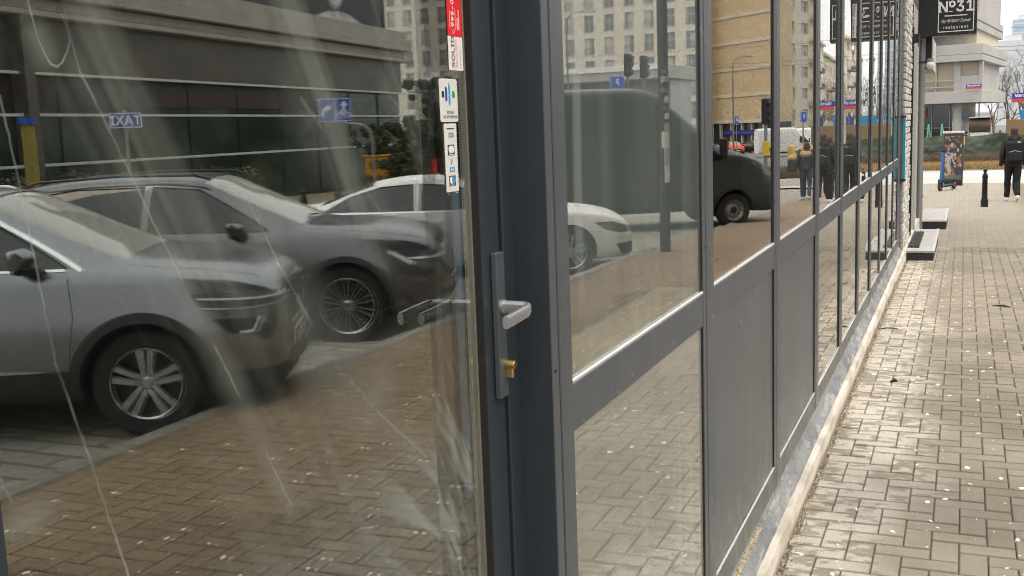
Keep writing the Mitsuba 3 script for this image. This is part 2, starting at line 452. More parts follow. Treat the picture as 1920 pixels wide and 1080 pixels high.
# herringbone pavers, each a real block with chamfered edges
ii, jj = np.meshgrid(np.arange(-8, 32), np.arange(-62, 110), indexing='ij')
ii, jj = ii.ravel(), jj.ravel(); mm = (ii + jj) % 4
rects = []
for i, j, m in zip(ii, jj, mm):
    if m == 0: r = (i, i + 2, j, j + 1)
    elif m == 2: r = (i, i + 1, j, j + 2)
    else: continue
    x0, x1, y0, y1 = PX0 + r[0] * .1, PX0 + r[1] * .1, PY0 + r[2] * .1, PY0 + r[3] * .1
    x0 = max(x0, -0.600); x1 = min(x1, KERB_X - .152)
    if x1 - x0 < .03 or y0 < -1.8 or y1 > 15.2: continue
    rects.append((x0, x1, y0, y1, m))
rects = np.array(rects)
full = ((rects[:, 1] - rects[:, 0]) > np.where(rects[:, 4] == 0, .199, .099))
cx, cy = (rects[:, 0] + rects[:, 1]) / 2, (rects[:, 2] + rects[:, 3]) / 2
P = np.stack([cx, cy, np.zeros_like(cx)], 1) - CAM
z_ = P @ _f; px = 960 + FPX * (P @ _r) / z_; py = 540 - FPX * (P @ _u) / z_
seen = full & (z_ > .2) & (px > 1380) & (px < 1990) & (py < 1150)
order = np.argsort(np.where(seen, z_, 1e9))[:300]
own = np.zeros(len(rects), bool); own[order] = True
GAP, CH = 0.0016, 0.0045


def paver_mesh(R, dz, tx, ty):
    x0, x1, y0, y1 = R[:, 0] + GAP, R[:, 1] - GAP, R[:, 2] + GAP, R[:, 3] - GAP
    vs = []
    mx, my = (x0 + x1) / 2, (y0 + y1) / 2
    for ins, z in ((0, -.03), (0, -CH * .8), (CH, 0)):
        for ax, ay in ((0, 0), (1, 0), (1, 1), (0, 1)):
            X = np.where(ax, x1 - ins, x0 + ins); Y = np.where(ay, y1 - ins, y0 + ins)
            vs.append(np.stack([X, Y, z + dz(X, Y) + tx * (X - mx) + ty * (Y - my)], 1))
    v = np.stack(vs, 1)
    q = [[8, 9, 10, 11]]
    for b in (0, 4):
        for k in range(4): q.append([b + k, b + (k + 1) % 4, b + 4 + (k + 1) % 4, b + 4 + k])
    q = np.array(q)
    f = (q[None] + (np.arange(len(R)) * 12)[:, None, None]).reshape(-1, 4)
    return v.reshape(-1, 3), f


dzr = rng.normal(0, .0009, len(rects)); txr = rng.normal(0, .006, len(rects)); tyr = rng.normal(0, .006, len(rects))
o = ~own
put('pavement', 'paver_field', ply(paver_mesh(rects[o], lambda X, Y: gz(X, Y) + dzr[o], txr[o], tyr[o]), 'm_paver'))
labels['pavement__paver_field'] = {'kind': 'stuff', 'label': 'remaining herringbone concrete pavers'}
canon = {}
for m, (w, h) in ((0, (.2, .1)), (2, (.1, .2))):
    R1 = np.array([[-w / 2, w / 2, -h / 2, h / 2, m]])
    canon[m] = ply(paver_mesh(R1, lambda X, Y: 0 * X, np.zeros(1), np.zeros(1)), 'm_paver')
for k in order:
    x, y = cx[k], cy[k]
    slope = -1.26 if x > .3 else 0.0
    put('pavement', 'paver', {**canon[int(rects[k, 4])], 'to_world': T().translate([x, y, float(gz(x, y)) + dzr[k]]).rotate([0, 1, 0], -slope + math.degrees(-txr[k])).rotate([1, 0, 0], math.degrees(tyr[k]))})

# kerb of single stones, parking bays, square behind, far ground
kerb_key = 'kerb'
labels[kerb_key] = {'kind': 'structure', 'label': 'grey granite kerb between the pavement and the parking bays'}
for k in range(36):
    y = -6 + k * 1.0
    put(kerb_key, 'kerbstone', ply(bx(KERB_X - .15, KERB_X, y + .006, y + .994, float(gz(2.8, y + .5)) - .3, float(gz(2.8, y + .5)) + .004 + .004 * random.random(), .012), 'm_kerb'))
mat('m_kerb', proc(lambda p, n, uv: mix((0.13, 0.12, 0.105), (0.22, 0.2, 0.175), fbm(p.x * 8, p.y * 8, p.z * 8, 3)) * (0.8 + 0.4 * noise(p.x * 220, p.y * 220, p.z * 220))), 0.8)
struct('parking_strip', ply(sheet(np.linspace(KERB_X, 9.4, 6), YS[YS <= 40], lambda x, y: park_z(y)), 'm_big_paver', smooth=True), 'parking bays of pale oblong paving blocks')
struct('square', ply(sheet(np.linspace(9.4, 60, 8), np.linspace(-14, 62, 40), lambda x, y: g(y) - .10), 'm_pave_far', smooth=True), 'paved square beyond the parking bays')
struct('ground', ply(sheet(np.concatenate([[-2500, -600, -150], np.linspace(-60, 150, 22), [400, 2500]]), np.concatenate([[-2500, -300, -60], np.linspace(-20, 140, 33), [200, 300, 600, 3000]]), lambda x, y: g(y) - .42), 'm_asphalt', smooth=True), 'asphalt carriageway of the crossing')
mat('m_path', proc(lambda p, n, uv: mix((0.30, 0.29, 0.27), (0.40, 0.39, 0.37), fbm(p.x * .6, p.y * .25, 0, 3))), 0.8)
struct('road', ply(sheet(np.linspace(-40, 9.3, 8), np.linspace(38.6, 53.5, 9), lambda x, y: g(y) - .09), 'm_path', smooth=True), 'pale concrete cross path beyond the pavement')


def grass_blades(x0, x1, y0, y1, n, h, seed, zoff=-.05):
    r = np.random.default_rng(seed)
    x, y = r.uniform(x0, x1, n), r.uniform(y0, y1, n)
    a = r.uniform(0, 6.28, n); hh = h * r.uniform(.4, 1.2, n); w = .006 + .014 * r.random(n)
    z = g(y) + zoff; lx, ly = r.normal(0, .4, n) * hh, r.normal(0, .4, n) * hh
    v = np.stack([np.stack([x - w * np.cos(a), y - w * np.sin(a), z], 1), np.stack([x + w * np.cos(a), y + w * np.sin(a), z], 1), np.stack([x + lx, y + ly, z + hh], 1)], 1).reshape(-1, 3)
    return trimesh.Trimesh(v, np.arange(3 * n).reshape(-1, 3), process=False)


mat('m_dry_grass', proc(lambda p, n, uv: mix((0.30, 0.2, 0.08), (0.5, 0.36, 0.17), noise(p.x * 9, p.y * 9, p.z * 9))), 0.8)
mat('m_brown_twig', proc(lambda p, n, uv: mix((0.10, 0.07, 0.05), (0.24, 0.17, 0.11), noise(p.x * 6, p.y * 6, p.z * 6))), 0.85)
struct('verge', ply(sheet(np.linspace(-30, 9, 8), np.linspace(53.5, 57, 4), lambda x, y: g(y) - .03), 'm_brown_twig', smooth=True), 'strip of dry soil in front of the site fence')
k = put(None, 'dry_grass', ply(grass_blades(-4, 4.6, 53.4, 55.4, 26000, .34, 1), 'm_dry_grass')); labels[k] = {'label': 'strip of straw coloured dry grass beside the pale path', 'kind': 'stuff', 'category': 'grass'}
k = put(None, 'brown_undergrowth', ply(grass_blades(-5, 4.6, 55.2, 57.0, 26000, .62, 2), 'm_brown_twig')); labels[k] = {'label': 'brown leafless undergrowth in front of the green tarpaulin', 'kind': 'stuff', 'category': 'undergrowth'}
k = put(None, 'dead_planting', ply(grass_blades(3.6, 13, 40.6, 43.2, 40000, .6, 3), 'm_brown_twig')); labels[k] = {'label': 'bed of dead brown planting beside the parking bays', 'kind': 'stuff', 'category': 'planting'}
struct('planting_kerb', ply(cat([bx(3.4, 14, 40.25, 40.5, -1.2, -.55), bx(3.4, 3.6, 40.5, 43.4, -1.2, -.55)]), 'm_concrete'), 'pale kerb round the dead planting')

# ------------------------------------------------------------------ shop front
XF, XG, XD = -0.675, -0.6825, -0.743
sf = thing('shop_front', 'dark grey aluminium and glass shop front with a solid lower row of panels', 'shop front')
# vertical members: (y0, y1)
MULL = [(1.741, 1.843), (2.948, 3.084), (4.186, 4.318), (5.44, 5.575), (6.60, 6.735), (7.74, 7.875), (8.82, 8.95), (9.85, 9.97), (10.80, 10.92), (11.72, 11.84), (12.55, 13.05)]
ZB, ZS, ZR0, ZR1, ZT = 0.165, 0.262, 1.074, 1.168, 3.15
for a, b in MULL:
    w = .034 if b - a < .3 else .06
    put(sf, 'mullion', ply(bx(-.80, XF, a, a + w, ZB, ZT, .002), 'm_frame'))
    put(sf, 'mullion', ply(bx(-.80, XF + .0015, a + w + .003, b, ZB, ZT, .002), 'm_frame'))
    if b - a < .3: put(sf, 'mullion_gasket', ply(bx(-.74, XF - .004, a + w - .001, a + w + .004, ZB, ZT), 'm_rubber'))
TILT = {}          # slight misalignment of each pane, degrees about z (upper, lower)
TILT.update({0: (0, 0), 1: (0.0, 0), 2: (0.05, 0), 3: (1.1, 0.1), 4: (0.35, .05), 5: (.5, .1), 6: (.3, 0), 7: (.25, 0), 8: (.1, 0), 9: (0, 0)})


def wavy_pane(w, h, seed, amp):
    """sheet in the y-z plane with the faint ripple of real float glass"""
    ny, nz = 16, 30
    Y, Z = np.meshgrid(np.linspace(-w / 2, w / 2, ny), np.linspace(0, h, nz), indexing='ij')
    X = amp * (meshkit.fbm(np.stack([Y * 2.1, Z * 1.1, 0 * Y + seed * 7.3], -1), 2, seed) - .5)
    v = np.stack([X, Y, Z], -1).reshape(-1, 3)
    i, j = np.meshgrid(np.arange(ny - 1), np.arange(nz - 1), indexing='ij'); a = (i * nz + j).ravel()
    return v, np.stack([a, a + nz, a + nz + 1, a + 1], 1)


def bead(y0, y1, z0, z1, xo, name, m='m_frame', w=.016):
    """glazing bead round an opening"""
    put(sf, name, ply(cat([bx(XG, xo, y0, y1, z0, z0 + w * .8, .002)]), 'm_alu_edge' if m == 'm_frame' else m))


bays = [(MULL[k][1], MULL[k + 1][0]) for k in range(len(MULL) - 1)]
for k, (a, b) in enumerate(bays):
    x = XF - .001
    put(sf, 'mid_rail', ply(bx(-.80, x, a + .001, b - .001, ZR0, ZR1, .002), 'm_frame'))
    put(sf, 'bottom_rail', ply(bx(-.80, x, a + .001, b - .001, ZB, ZS - .004, .002), 'm_frame'))
    put(sf, 'top_rail', ply(bx(-.80, x, a + .001, b - .001, ZT - .1, ZT, .002), 'm_frame'))
    put(sf, 'sill_bead', ply(bx(XG + .0005, XF + .0005, a + .002, b - .002, ZR1 + .0005, ZR1 + .009, .002), 'm_alu_edge'))
    put(sf, 'side_gasket', ply(cat([bx(XG - .001, XF - .002, b - .004, b - .0005, ZR1 + .009, ZT - .1), bx(XG - .001, XF - .002, b - .004, b - .0005, ZS, ZR0)]), 'm_rubber'))
    mid, wd = (a + b) / 2, b - a
    up, lo = TILT.get(k, (0, 0)); amp = .0004 if k < 2 else (.0012 if k < 4 else .002)
    mm_ = 'm_pane_curtain' if k == 0 else ('m_glass' if k in (1,) else 'm_pane_clean')
    put(sf, 'glass_pane', ply(wavy_pane(wd + .01, ZT - ZR1 - .1, k + 1, amp), mm_, smooth=True, to_world=T().translate([XG, mid, ZR1 + .004]).rotate([0, 0, 1], up)))
    put(sf, 'lower_bead', ply(bx(XG + .0005, XF + .0005, a + .002, b - .002, ZS - .0035, ZS + .004, .002), 'm_alu_edge'))
    if k in (1, 2):
        put(sf, 'infill_panel', ply(wavy_pane(wd + .006, ZR0 - ZS - .0005, k + 20, .004), 'm_panel', smooth=True, to_world=T().translate([XF - .008, mid, ZS])), 'solid dark grey panel in the lower row')
    else:
        put(sf, 'lower_pane', ply(wavy_pane(wd + .006, ZR0 - ZS, k + 40, amp), 'm_pane_drip' if k == 0 else 'm_pane_clean', smooth=True, to_world=T().translate([XG, mid, ZS]).rotate([0, 0, 1], lo)))
scene['m_pane_clean'] = {'type': 'blendbsdf', 'weight': 0.02, 'first': {'type': 'ref', 'id': 'm_glass'}, 'second': {'type': 'ref', 'id': 'm_veil_warm'}}
# plinth, flashing
yy = np.linspace(1.78, 18.6, 68)


def strip(prof, ys, jit=0.0, seed=1):
    """profile in x-z swept along y, following the ground"""
    r = np.random.default_rng(seed); prof = np.array(prof, float); n = len(prof)
    v = []
    for y in ys:
        d = r.normal(0, jit, (n, 2)) if jit else 0
        q = prof + d; v.append(np.stack([q[:, 0], np.full(n, y), q[:, 1] + np.minimum(0, float(g(y))) * (prof[:, 1] < .03)], 1))
    v = np.array(v).reshape(-1, 3); i, j = np.meshgrid(np.arange(len(ys) - 1), np.arange(n - 1), indexing='ij'); a = (i * n + j).ravel()
    return v, np.stack([a, a + n, a + n + 1, a + 1], 1)


put(sf, 'plinth', ply(strip([(-.604, -.12), (-.604, .0), (-.605, .078), (-.610, .083), (-.634, .086), (-.70, .086)], np.linspace(1.2, 18.6, 200), .0012, 3), 'm_plinth', smooth=30), 'pale worn concrete plinth')
put(sf, 'flashing', ply(strip([(-.632, .080), (-.632, .096), (-.636, .100), (-.6745, .150), (-.676, .172), (-.70, .172)], np.linspace(1.2, 12.9, 180), .0009, 4), 'm_flash', smooth=30), 'grey metal drip flashing, scuffed')
# crumbled foam along the flashing
foam = []
for k in range(170):
    y = 3.34 + .45 * random.random() + .12 * random.gauss(0, 1) ** 2 * .3; s = .0015 + .0045 * random.random() ** 2
    q = trimesh.creation.icosphere(1, s); q.vertices *= rng.uniform(.6, 1.5, q.vertices.shape); q.apply_translation((-.660 - .014 * random.random(), y, .150 + .012 * random.random() - .004)); foam.append(q)
put(sf, 'foam_crumbs', ply(cat(foam), 'm_foam'), 'crumbling yellow foam along the flashing')
labels[sf + '__foam_crumbs']['kind'] = 'stuff'
mat('m_foam', (0.55, 0.48, 0.33), 0.9)
# grit where plinth and pavers meet
grit = []
rg = np.random.default_rng(5)
for k in range(2600):
    y = 2.2 + 9 * rg.random() ** 1.3; s = .0015 + .0035 * rg.random()
    q = trimesh.creation.icosphere(0, s); q.apply_translation((-.6 + abs(rg.normal(0, .022)), y, s * .3)); grit.append(q)
k = put(None, 'grit', ply(cat(grit), 'm_grit')); labels[k] = {'label': 'loose sand and grit along the foot of the plinth', 'category': 'grit', 'kind': 'stuff'}
mat('m_grit', proc(lambda p, n, uv: mix((0.2, 0.16, 0.1), (0.6, 0.54, 0.42), cell_rand(p.x * 120, p.y * 120))), 0.9)
# room behind the glass and the wall above
put(sf, 'room', ply(cat([bx(-7, -.81, -3.2, -3.15, 0, 3.3), bx(-7, -.81, 13.1, 13.15, 0, 3.3), bx(-7.05, -7, -3.2, 13.15, 0, 3.3), bx(-7, -.70, -3.15, 13.1, .10, .16), bx(-7, -.70, -3.15, 13.1, 3.2, 3.25)]), 'm_interior'))
put(sf, 'inner_sill', ply(cat([bx(-.80, -.70, a + .02, b - .02, ZR1 - .02, ZR1 + .022, .003) for a, b in bays[:1]]), 'm_ledge'), 'cream inner window sill')
mat('m_upper_wall', proc(lambda p, n, uv: mix((0.07, 0.066, 0.06), (0.12, 0.112, 0.10), fbm(p.y * .6, p.z * .8, 2, 3))), 0.7)
put(sf, 'upper_wall', ply(bx(-1.2, -.66, -3.2, 18.4, ZT, 13), 'm_upper_wall'), 'dark rendered wall above the glazing')
put(sf, 'side_wall', ply(bx(-1.2, -.70, -3.2, -.6, 0, ZT), 'm_upper_wall'))
for z_ in (4.2, 7.4, 10.6):
    for y_ in np.arange(-2, 17, 2.6): put(sf, 'upper_window', ply(bx(-.659, -.64, y_, y_ + 1.5, z_, z_ + 1.7, .01), 'm_car_glass'))
for y_, z_ in ((1.755, 1.215), (1.755, .70), (1.755, 1.95), (2.965, 1.30), (4.205, 1.34)): put(sf, 'screw_head', ply(xf(trimesh.creation.cylinder(.0028, .0016, sections=12), mv(XF + .001, y_, z_) @ rot(90, (0, 1, 0))), 'm_black'))

# ------------------------------------------------------------------ door
XGD = -0.775
put(sf, 'door_jamb', ply(bx(-.81, XD + .003, 1.690, 1.740, .1, ZT, .002), 'm_door_frame'))
put(sf, 'jamb_return', ply(bx(XD + .003, XF - .001, 1.7385, 1.7405, .1, ZT), 'm_door_frame'))
put(sf, 'door_seal', ply(bx(-.80, XD - .012, 1.679, 1.690, .1, ZT), 'm_black'))
gd = thing('glass_door', 'recessed grey framed glass door with a lever handle and creased film on the pane', 'door')
put(gd, 'stile', ply(bx(-.81, XD, 1.603, 1.678, .12, 2.6, .002), 'm_door_frame'))
put(gd, 'stile', ply(bx(-.81, XD, .53, .618, .12, 2.6, .002), 'm_door_frame'))
put(gd, 'rail', ply(bx(-.81, XD, .618, 1.603, .12, .30, .002), 'm_door_frame'))
put(gd, 'rail', ply(bx(-.81, XD, .618, 1.603, 2.45, 2.6, .002), 'm_door_frame'))
XGO, FY = -0.755, 1.467           # outer pane; edge of the film on the inner pane
put(gd, 'gasket', ply(bx(XGO - .001, XD - .0005, 1.6005, 1.604, .3, 2.45), 'm_rubber'))
put(gd, 'outer_pane', ply(wavy_pane(1.602 - .618, 2.15, 59, .0001), 'm_glass_clear', smooth=True, to_world=T().translate([XGO, (1.602 + .618) / 2, .3])))
put(gd, 'inner_pane', ply(wavy_pane(1.602 - FY, 2.15, 60, .0002), 'm_pane_strip', smooth=True, to_world=T().translate([XGD, (1.602 + FY) / 2, .3])))
put(gd, 'film_pane', ply(wavy_pane(FY - .618, 2.15, 61, .0004), 'm_pane_film', smooth=True, to_world=T().translate([XGD, (FY + .618) / 2, .3])), 'pane under a peeling creased reflective film')
put(gd, 'spacer_bar', ply(bx(XGD + .002, XGO - .0015, 1.597, 1.606, .3, 2.45, .001), 'm_spacer'), 'metal spacer bar with a row of tiny holes')
put(gd, 'spacer_holes', ply(cat([bx(XGD + .0045, XGD + .0065, 1.5966, 1.5975, z, z + .002) for z in np.arange(.9, 2.0, .0045)]), 'm_ink'))
labels[gd + '__spacer_holes'] = {'kind': 'stuff', 'label': 'row of tiny dark perforations'}
put(gd, 'inner_frame', ply(bx(XGD - .03, XGD - .014, 1.598, 1.68, .3, 2.45), 'm_interior_brown'))
put(gd, 'blue_tape', ply(cat([bx(XGD - .011, XGD - .004, 1.588, 1.5975, 1.02, 1.34), bx(XGD - .011, XGD - .004, 1.587, 1.598, 1.36, 1.62)]), 'm_blue_tape'), 'strip of blue protective tape behind the glass')
glass('m_glass_clear', 1.4, (1, 1, 1), (0.93, 0.95, 0.93))
# handle
pl = Polygon([(1.635, 1.188), (1.671, 1.188), (1.671, 1.444), (1.635, 1.444)])
put(gd, 'handle_plate', ply(bx(XD + .001, XD + .012, 1.636, 1.670, 1.188, 1.444, .0015), 'm_alu_dark'))
pv = (1.654, 1.350)
lever = cat([tube([(XD + .012, pv[0], pv[1]), (XD + .017, pv[0], pv[1])], .0125, 20)])
put(gd + '__handle_plate', 'rose', ply(lever, 'm_alu', smooth=40))
lv = []
cs = lambda w, h: [(-w, -h * .5), (-w * .5, -h), (w * .5, -h), (w, -h * .5), (w, h * .5), (w * .5, h), (-w * .5, h), (-w, h * .5)]
path = [((XD + .014, 1.654, 1.350), 0), ((XD + .052, 1.655, 1.349), 0), ((XD + .062, 1.651, 1.348), 45), ((XD + .065, 1.640, 1.347), 90), ((XD + .0655, 1.59, 1.345), 90), ((XD + .0655, 1.545, 1.343), 90)]
V = []
for (c, a) in path:
    a = math.radians(a); d1 = np.array([-math.sin(a), math.cos(a), 0])
    d1 = np.array([math.sin(a), math.cos(a), 0.0])
    for w, h in cs(.0065 if a < .7 else .0055, .0105):
        V.append(np.array(c) + d1 * w + np.array([0, 0, h]))
V = np.array(V); nn = 8; F = []
for s in range(len(path) - 1):
    for k in range(nn): F.append([s * nn + k, s * nn + (k + 1) % nn, (s + 1) * nn + (k + 1) % nn, (s + 1) * nn + k])
tm = to_tm((V, np.array(F)))
caps = [[0, k + 1, k] for k in range(1, nn - 1)] + [[(len(path) - 1) * nn, (len(path) - 1) * nn + k, (len(path) - 1) * nn + k + 1] for k in range(1, nn - 1)]
tm = trimesh.Trimesh(tm.vertices, np.vstack([tm.faces, caps]), process=False); trimesh.repair.fix_normals(tm)
put(gd + '__handle_plate', 'lever', ply(tm, 'm_alu', smooth=30), 'brushed aluminium lever')
cyl = cat([xf(tube([(0, 0, 0), (.020, 0, 0)], .0085, 24), mv(XD + .008, 1.662, 1.246)), bx(XD + .008, XD + .026, 1.6575, 1.6665, 1.222, 1.244, .002)])
put(gd + '__handle_plate', 'lock_cylinder', ply(cyl, 'm_brass', smooth=35), 'brass lock cylinder')
put(gd + '__handle_plate', 'keyway', ply(cat([xf(tube([(0, 0, 0), (.0012, 0, 0)], .0058, 20), mv(XD + .028, 1.662, 1.246)), ]), 'm_brass'))
put(gd + '__handle_plate', 'key_slot', ply(bx(XD + .0293, XD + .0298, 1.6613, 1.6627, 1.242, 1.250), 'm_ink'))
# step of the entrance
struct('threshold', ply(cat([bx(-.9, -.61, -.1, 1.74, -.1, .11, .006)]), 'm_concrete'), 'concrete door threshold')


# stickers on the door glass: (y, z) layout on the outer face
def wall_text(s, h, y, z, up=False, x=None, depth=.0002, bold=False, sx=1.0, m='m_ink'):
    """lettering on a plane facing +x; reads along +y seen from +x; up: runs upwards"""
    t = meshkit.text_mesh(s, h, depth, bold)
    t.apply_scale((sx, 1, 1))
    M = np.array([[0, 0, 1, 0], [1, 0, 0, 0], [0, 1, 0, 0], [0, 0, 0, 1.0]])
    if up: t.apply_transform(rot(90, (0, 0, 1)))
    t.apply_transform(M); t.apply_translation((x, y, z))
    return t


XS = XGO + .0012


def panel(y0, y1, z0, z1, t=.0004, x=None):
    x = XS if x is None else x
    return bx(x, x + t, y0, y1, z0, z1)


st = thing('security_sticker', 'red and white security company sticker at the top of the sticker column', 'sticker')
put(st, 'red_field', ply(panel(1.535, 1.588, 1.803, 1.93), 'm_red'))
put(st, 'white_field', ply(panel(1.534, 1.586, 1.7495, 1.8025), 'm_white'))
XT = XS + .0004
put(st, 'company_name', ply(wall_text('SOLID', .0105, 1.5555, 1.7525, True, XT, bold=True, sx=1.12), 'm_ink'))
put(st, 'company_line', ply(wall_text('SECURITY', .0072, 1.5668, 1.7525, True, XT, sx=1.1), 'm_red'))
put(st, 'small_print', ply(cat([wall_text('www.solidsecurity.pl', .0022, 1.578, 1.7535, True, XT)]), 'm_ink'))
put(st, 'phone_number', ply(cat([wall_text('999-090-989', .0098, 1.5588, 1.8165, True, XT, bold=True)]), 'm_white'))
put(st, 'phone_mark', ply(cat([panel(1.5515, 1.5585, 1.8075, 1.8085, .0002, XT), panel(1.5515, 1.5585, 1.8125, 1.8135, .0002, XT), panel(1.5515, 1.5525, 1.8085, 1.8125, .0002, XT), panel(1.5575, 1.5585, 1.8085, 1.8125, .0002, XT)]), 'm_pink'))
put(st, 'fine_lines', ply(cat([panel(1.5425, 1.5445, 1.815, 1.842, .0002, XT), panel(1.5625, 1.5640, 1.8135, 1.846, .0002, XT), panel(1.5685, 1.5725, 1.8135, 1.832, .0002, XT), panel(1.574, 1.5775, 1.8135, 1.845, .0002, XT)]), 'm_pink'))

st = thing('cashless_sticker', 'white rounded sticker with blue and green bars above the payment card strip', 'sticker')
q = sbox(1.4955, 1.668, 1.559, 1.7355).buffer(-.005).buffer(.005)


def yz(poly, x, t):
    m = extr(poly, t); m.apply_transform(np.array([[0, 0, 1, x], [1, 0, 0, 0], [0, 1, 0, 0], [0, 0, 0, 1.0]])); return m


put(st, 'base', ply(yz(q, XS, .0004), 'm_offwhite'))
put(st, 'dark_bar', ply(yz(sbox(1.5035, 1.706, 1.5115, 1.716), XT, .0002), 'm_ink'))
put(st, 'violet_bar', ply(yz(Polygon([(1.515, 1.699), (1.5225, 1.7015), (1.5225, 1.721), (1.515, 1.7235)]), XT, .0002), 'm_sign_blue'))
put(st, 'blue_bar', ply(yz(Polygon([(1.527, 1.692), (1.533, 1.697), (1.533, 1.724), (1.527, 1.7295)]), XT, .0002), 'm_sky_blue'))
put(st, 'green_dot', ply(yz(affinity.translate(Polygon([(0.006 * math.cos(t), .0062 * math.sin(t)) for t in np.linspace(0, 6.28, 24)]), 1.5445, 1.711), XT, .0002), 'm_green'))
put(st, 'lettering', ply(cat([wall_text('POLSKA', .0046, 1.5185, 1.6808, x=XT, bold=True), wall_text('BEZGOTÓWKOWA', .0043, 1.5055, 1.6738, x=XT, bold=True, sx=.98)]), 'm_navy'))
st = thing('payment_sticker', 'narrow white sticker strip listing accepted payment cards', 'sticker')
put(st, 'base', ply(yz(sbox(1.5055, 1.5575, 1.550, 1.6655).buffer(-.002).buffer(.002), XS, .0003), 'm_offwhite'))
XU = XS + .0003
put(st, 'blue_bar', ply(yz(sbox(1.515, 1.6563, 1.541, 1.6585), XU, .0002), 'm_navy'))
put(st, 'card_name', ply(wall_text('VISA', .0075, 1.5185, 1.6435, x=XU, bold=True, sx=.85), 'm_navy'))
for zc, ca, cb in ((1.6235, 'm_white', 'm_white'), (1.5745, 'm_white', 'm_sky_blue')):
    put(st, 'black_square', ply(yz(sbox(1.516, zc - .0085, 1.5395, zc + .0085), XU, .0002), 'm_ink'))
    el = lambda c: affinity.translate(Polygon([(0.0058 * math.cos(t), .0062 * math.sin(t)) for t in np.linspace(0, 6.28, 24)]), c, zc + .001)
    put(st, 'circle', ply(yz(el(1.5242), XU + .0002, .0002), ca)); put(st, 'circle', ply(yz(el(1.5315), XU + .0005, .0002), cb))
    put(st, 'caption_line', ply(yz(sbox(1.520, zc - .0072, 1.536, zc - .0062), XU + .0002, .0002), 'm_white'))
put(st, 'card_letter', ply(wall_text('V', .0085, 1.524, 1.6005, x=XU, bold=True, sx=.8), 'm_ink'))
put(st, 'pay_box', ply(yz(sbox(1.5205, 1.5885, 1.5375, 1.5965), XU, .0002), 'm_sky_blue'))
put(st, 'pay_word', ply(wall_text('PAY', .004, 1.5232, 1.5905, x=XU + .0002, bold=True), 'm_white'))
for r_ in ((1.5375, 1.5545, 1.5465, 1.5562), (1.509, 1.5535, 1.514, 1.5545)): put(st, 'fine_print', ply(yz(sbox(*r_), XU, .0002), 'm_lightgrey'))

# ------------------------------------------------------------------ brick pier and wall beyond the shop front
bp = thing('brick_pier', 'narrow pier of pale rough bricks at the far end of the shop front', 'pier')
mat('m_brick', proc(lambda p, n, uv: mix((0.32, 0.3, 0.27), (0.68, 0.66, 0.62), cell_rand(p.y * 4, dr.floor(p.z / .0785), 2) * .5 + .5 * fbm(p.x * 30, p.y * 30, p.z * 30, 3))), 0.85)
put(bp, 'mortar', ply(bx(-.9, -.655, 13.06, 14.50, -.2, 6.5), 'm_grey'))
rb = np.random.default_rng(9)
z = -.14; row = 0
while z < 4.6:
    for y in ([13.06, 13.30, 13.54, 13.78, 14.02, 14.26] if row % 2 == 0 else [13.06, 13.18, 13.42, 13.66, 13.90, 14.14, 14.38]):
        y1 = min(y + (.23 if not (row % 2 and y == 13.06) else .11), 14.50)
        put(bp, 'brick', ply(bx(-.7, -.640 + rb.uniform(0, .016), y, y1, z, z + .066, .006), 'm_brick'))
    z += .0785; row += 1
cw = thing('concrete_wall', 'grey rendered wall with a downpipe past the brick pier', 'wall')
mat('m_render', proc(lambda p, n, uv: mix((0.28, 0.26, 0.23), (0.42, 0.39, 0.35), fbm(p.y * 1.5, p.z * 2.5, p.x * 3, 3)) * (0.9 + .2 * noise(p.y * 60, p.z * 60, 1))), 0.8)
put(cw, 'wall_slab', ply(bx(-1.2, -.665, 14.51, 18.6, -.5, 8, .004), 'm_render'))
put(cw, 'wall_slab', ply(bx(-8, -1.0, 18.605, 22.0, -.6, 8), 'm_render'))
put(cw, 'downpipe', ply(tube([(-.61, 17.3, -.4), (-.61, 17.3, 6)], .045, 14), 'm_steel'))
for zz in (.4, 1.7, 3.0): put(cw, 'pipe_bracket', ply(bx(-.67, -.556, 17.27, 17.33, zz, zz + .03), 'm_steel'))
put(cw, 'steel_post', ply(bx(-.664, -.60, 15.5, 15.62, -.3, 2.55, .004), 'm_lightgrey'))
put(cw, 'steel_post', ply(bx(-.664, -.62, 14.7, 14.78, -.3, 2.75, .004), 'm_black'))
put(cw, 'cable', ply(tube([(-.65, 14.95, 3.4), (-.64, 14.95, 2.2), (-.65, 14.96, 1.4), (-.645, 14.95, .2)], .008, 6), 'm_black'))

# cyan projecting panel
cp = thing('cyan_panel', 'slim cyan projecting panel held by black brackets beside the brick pier', 'sign')
put(cp, 'board', ply(bx(-.652, -.622, 13.0, 13.03, .92, 1.62, .003), 'm_cyan'))
for zz in (.895, 1.622): put(cp, 'bracket', ply(bx(-.70, -.615, 12.99, 13.04, zz, zz + .025), 'm_black'))

# ------------------------------------------------------------------ steps
def step(label, x0, x1, y0, y1, h, zg, key=None):
    k = thing('step', label, 'step')
    put(k, 'box', ply(bx(x0, x1, y0, y1, zg - .05, zg + h - .022, .004), 'm_step_side'))
    put(k, 'slab', ply(bx(x0 - .004, x1 + .012, y0 - .012, y1 + .004, zg + h - .022, zg + h, .003), 'm_step_top'))
    put(k, 'edge_trim', ply(cat([bx(x1 - .022, x1 + .0135, y0 - .0135, y1 + .0045, zg + h + .0003, zg + h + .004), bx(x0, x1 - .0225, y0 - .0135, y0 + .01, zg + h + .0003, zg + h + .003)]), 'm_lightgrey'))
    return k


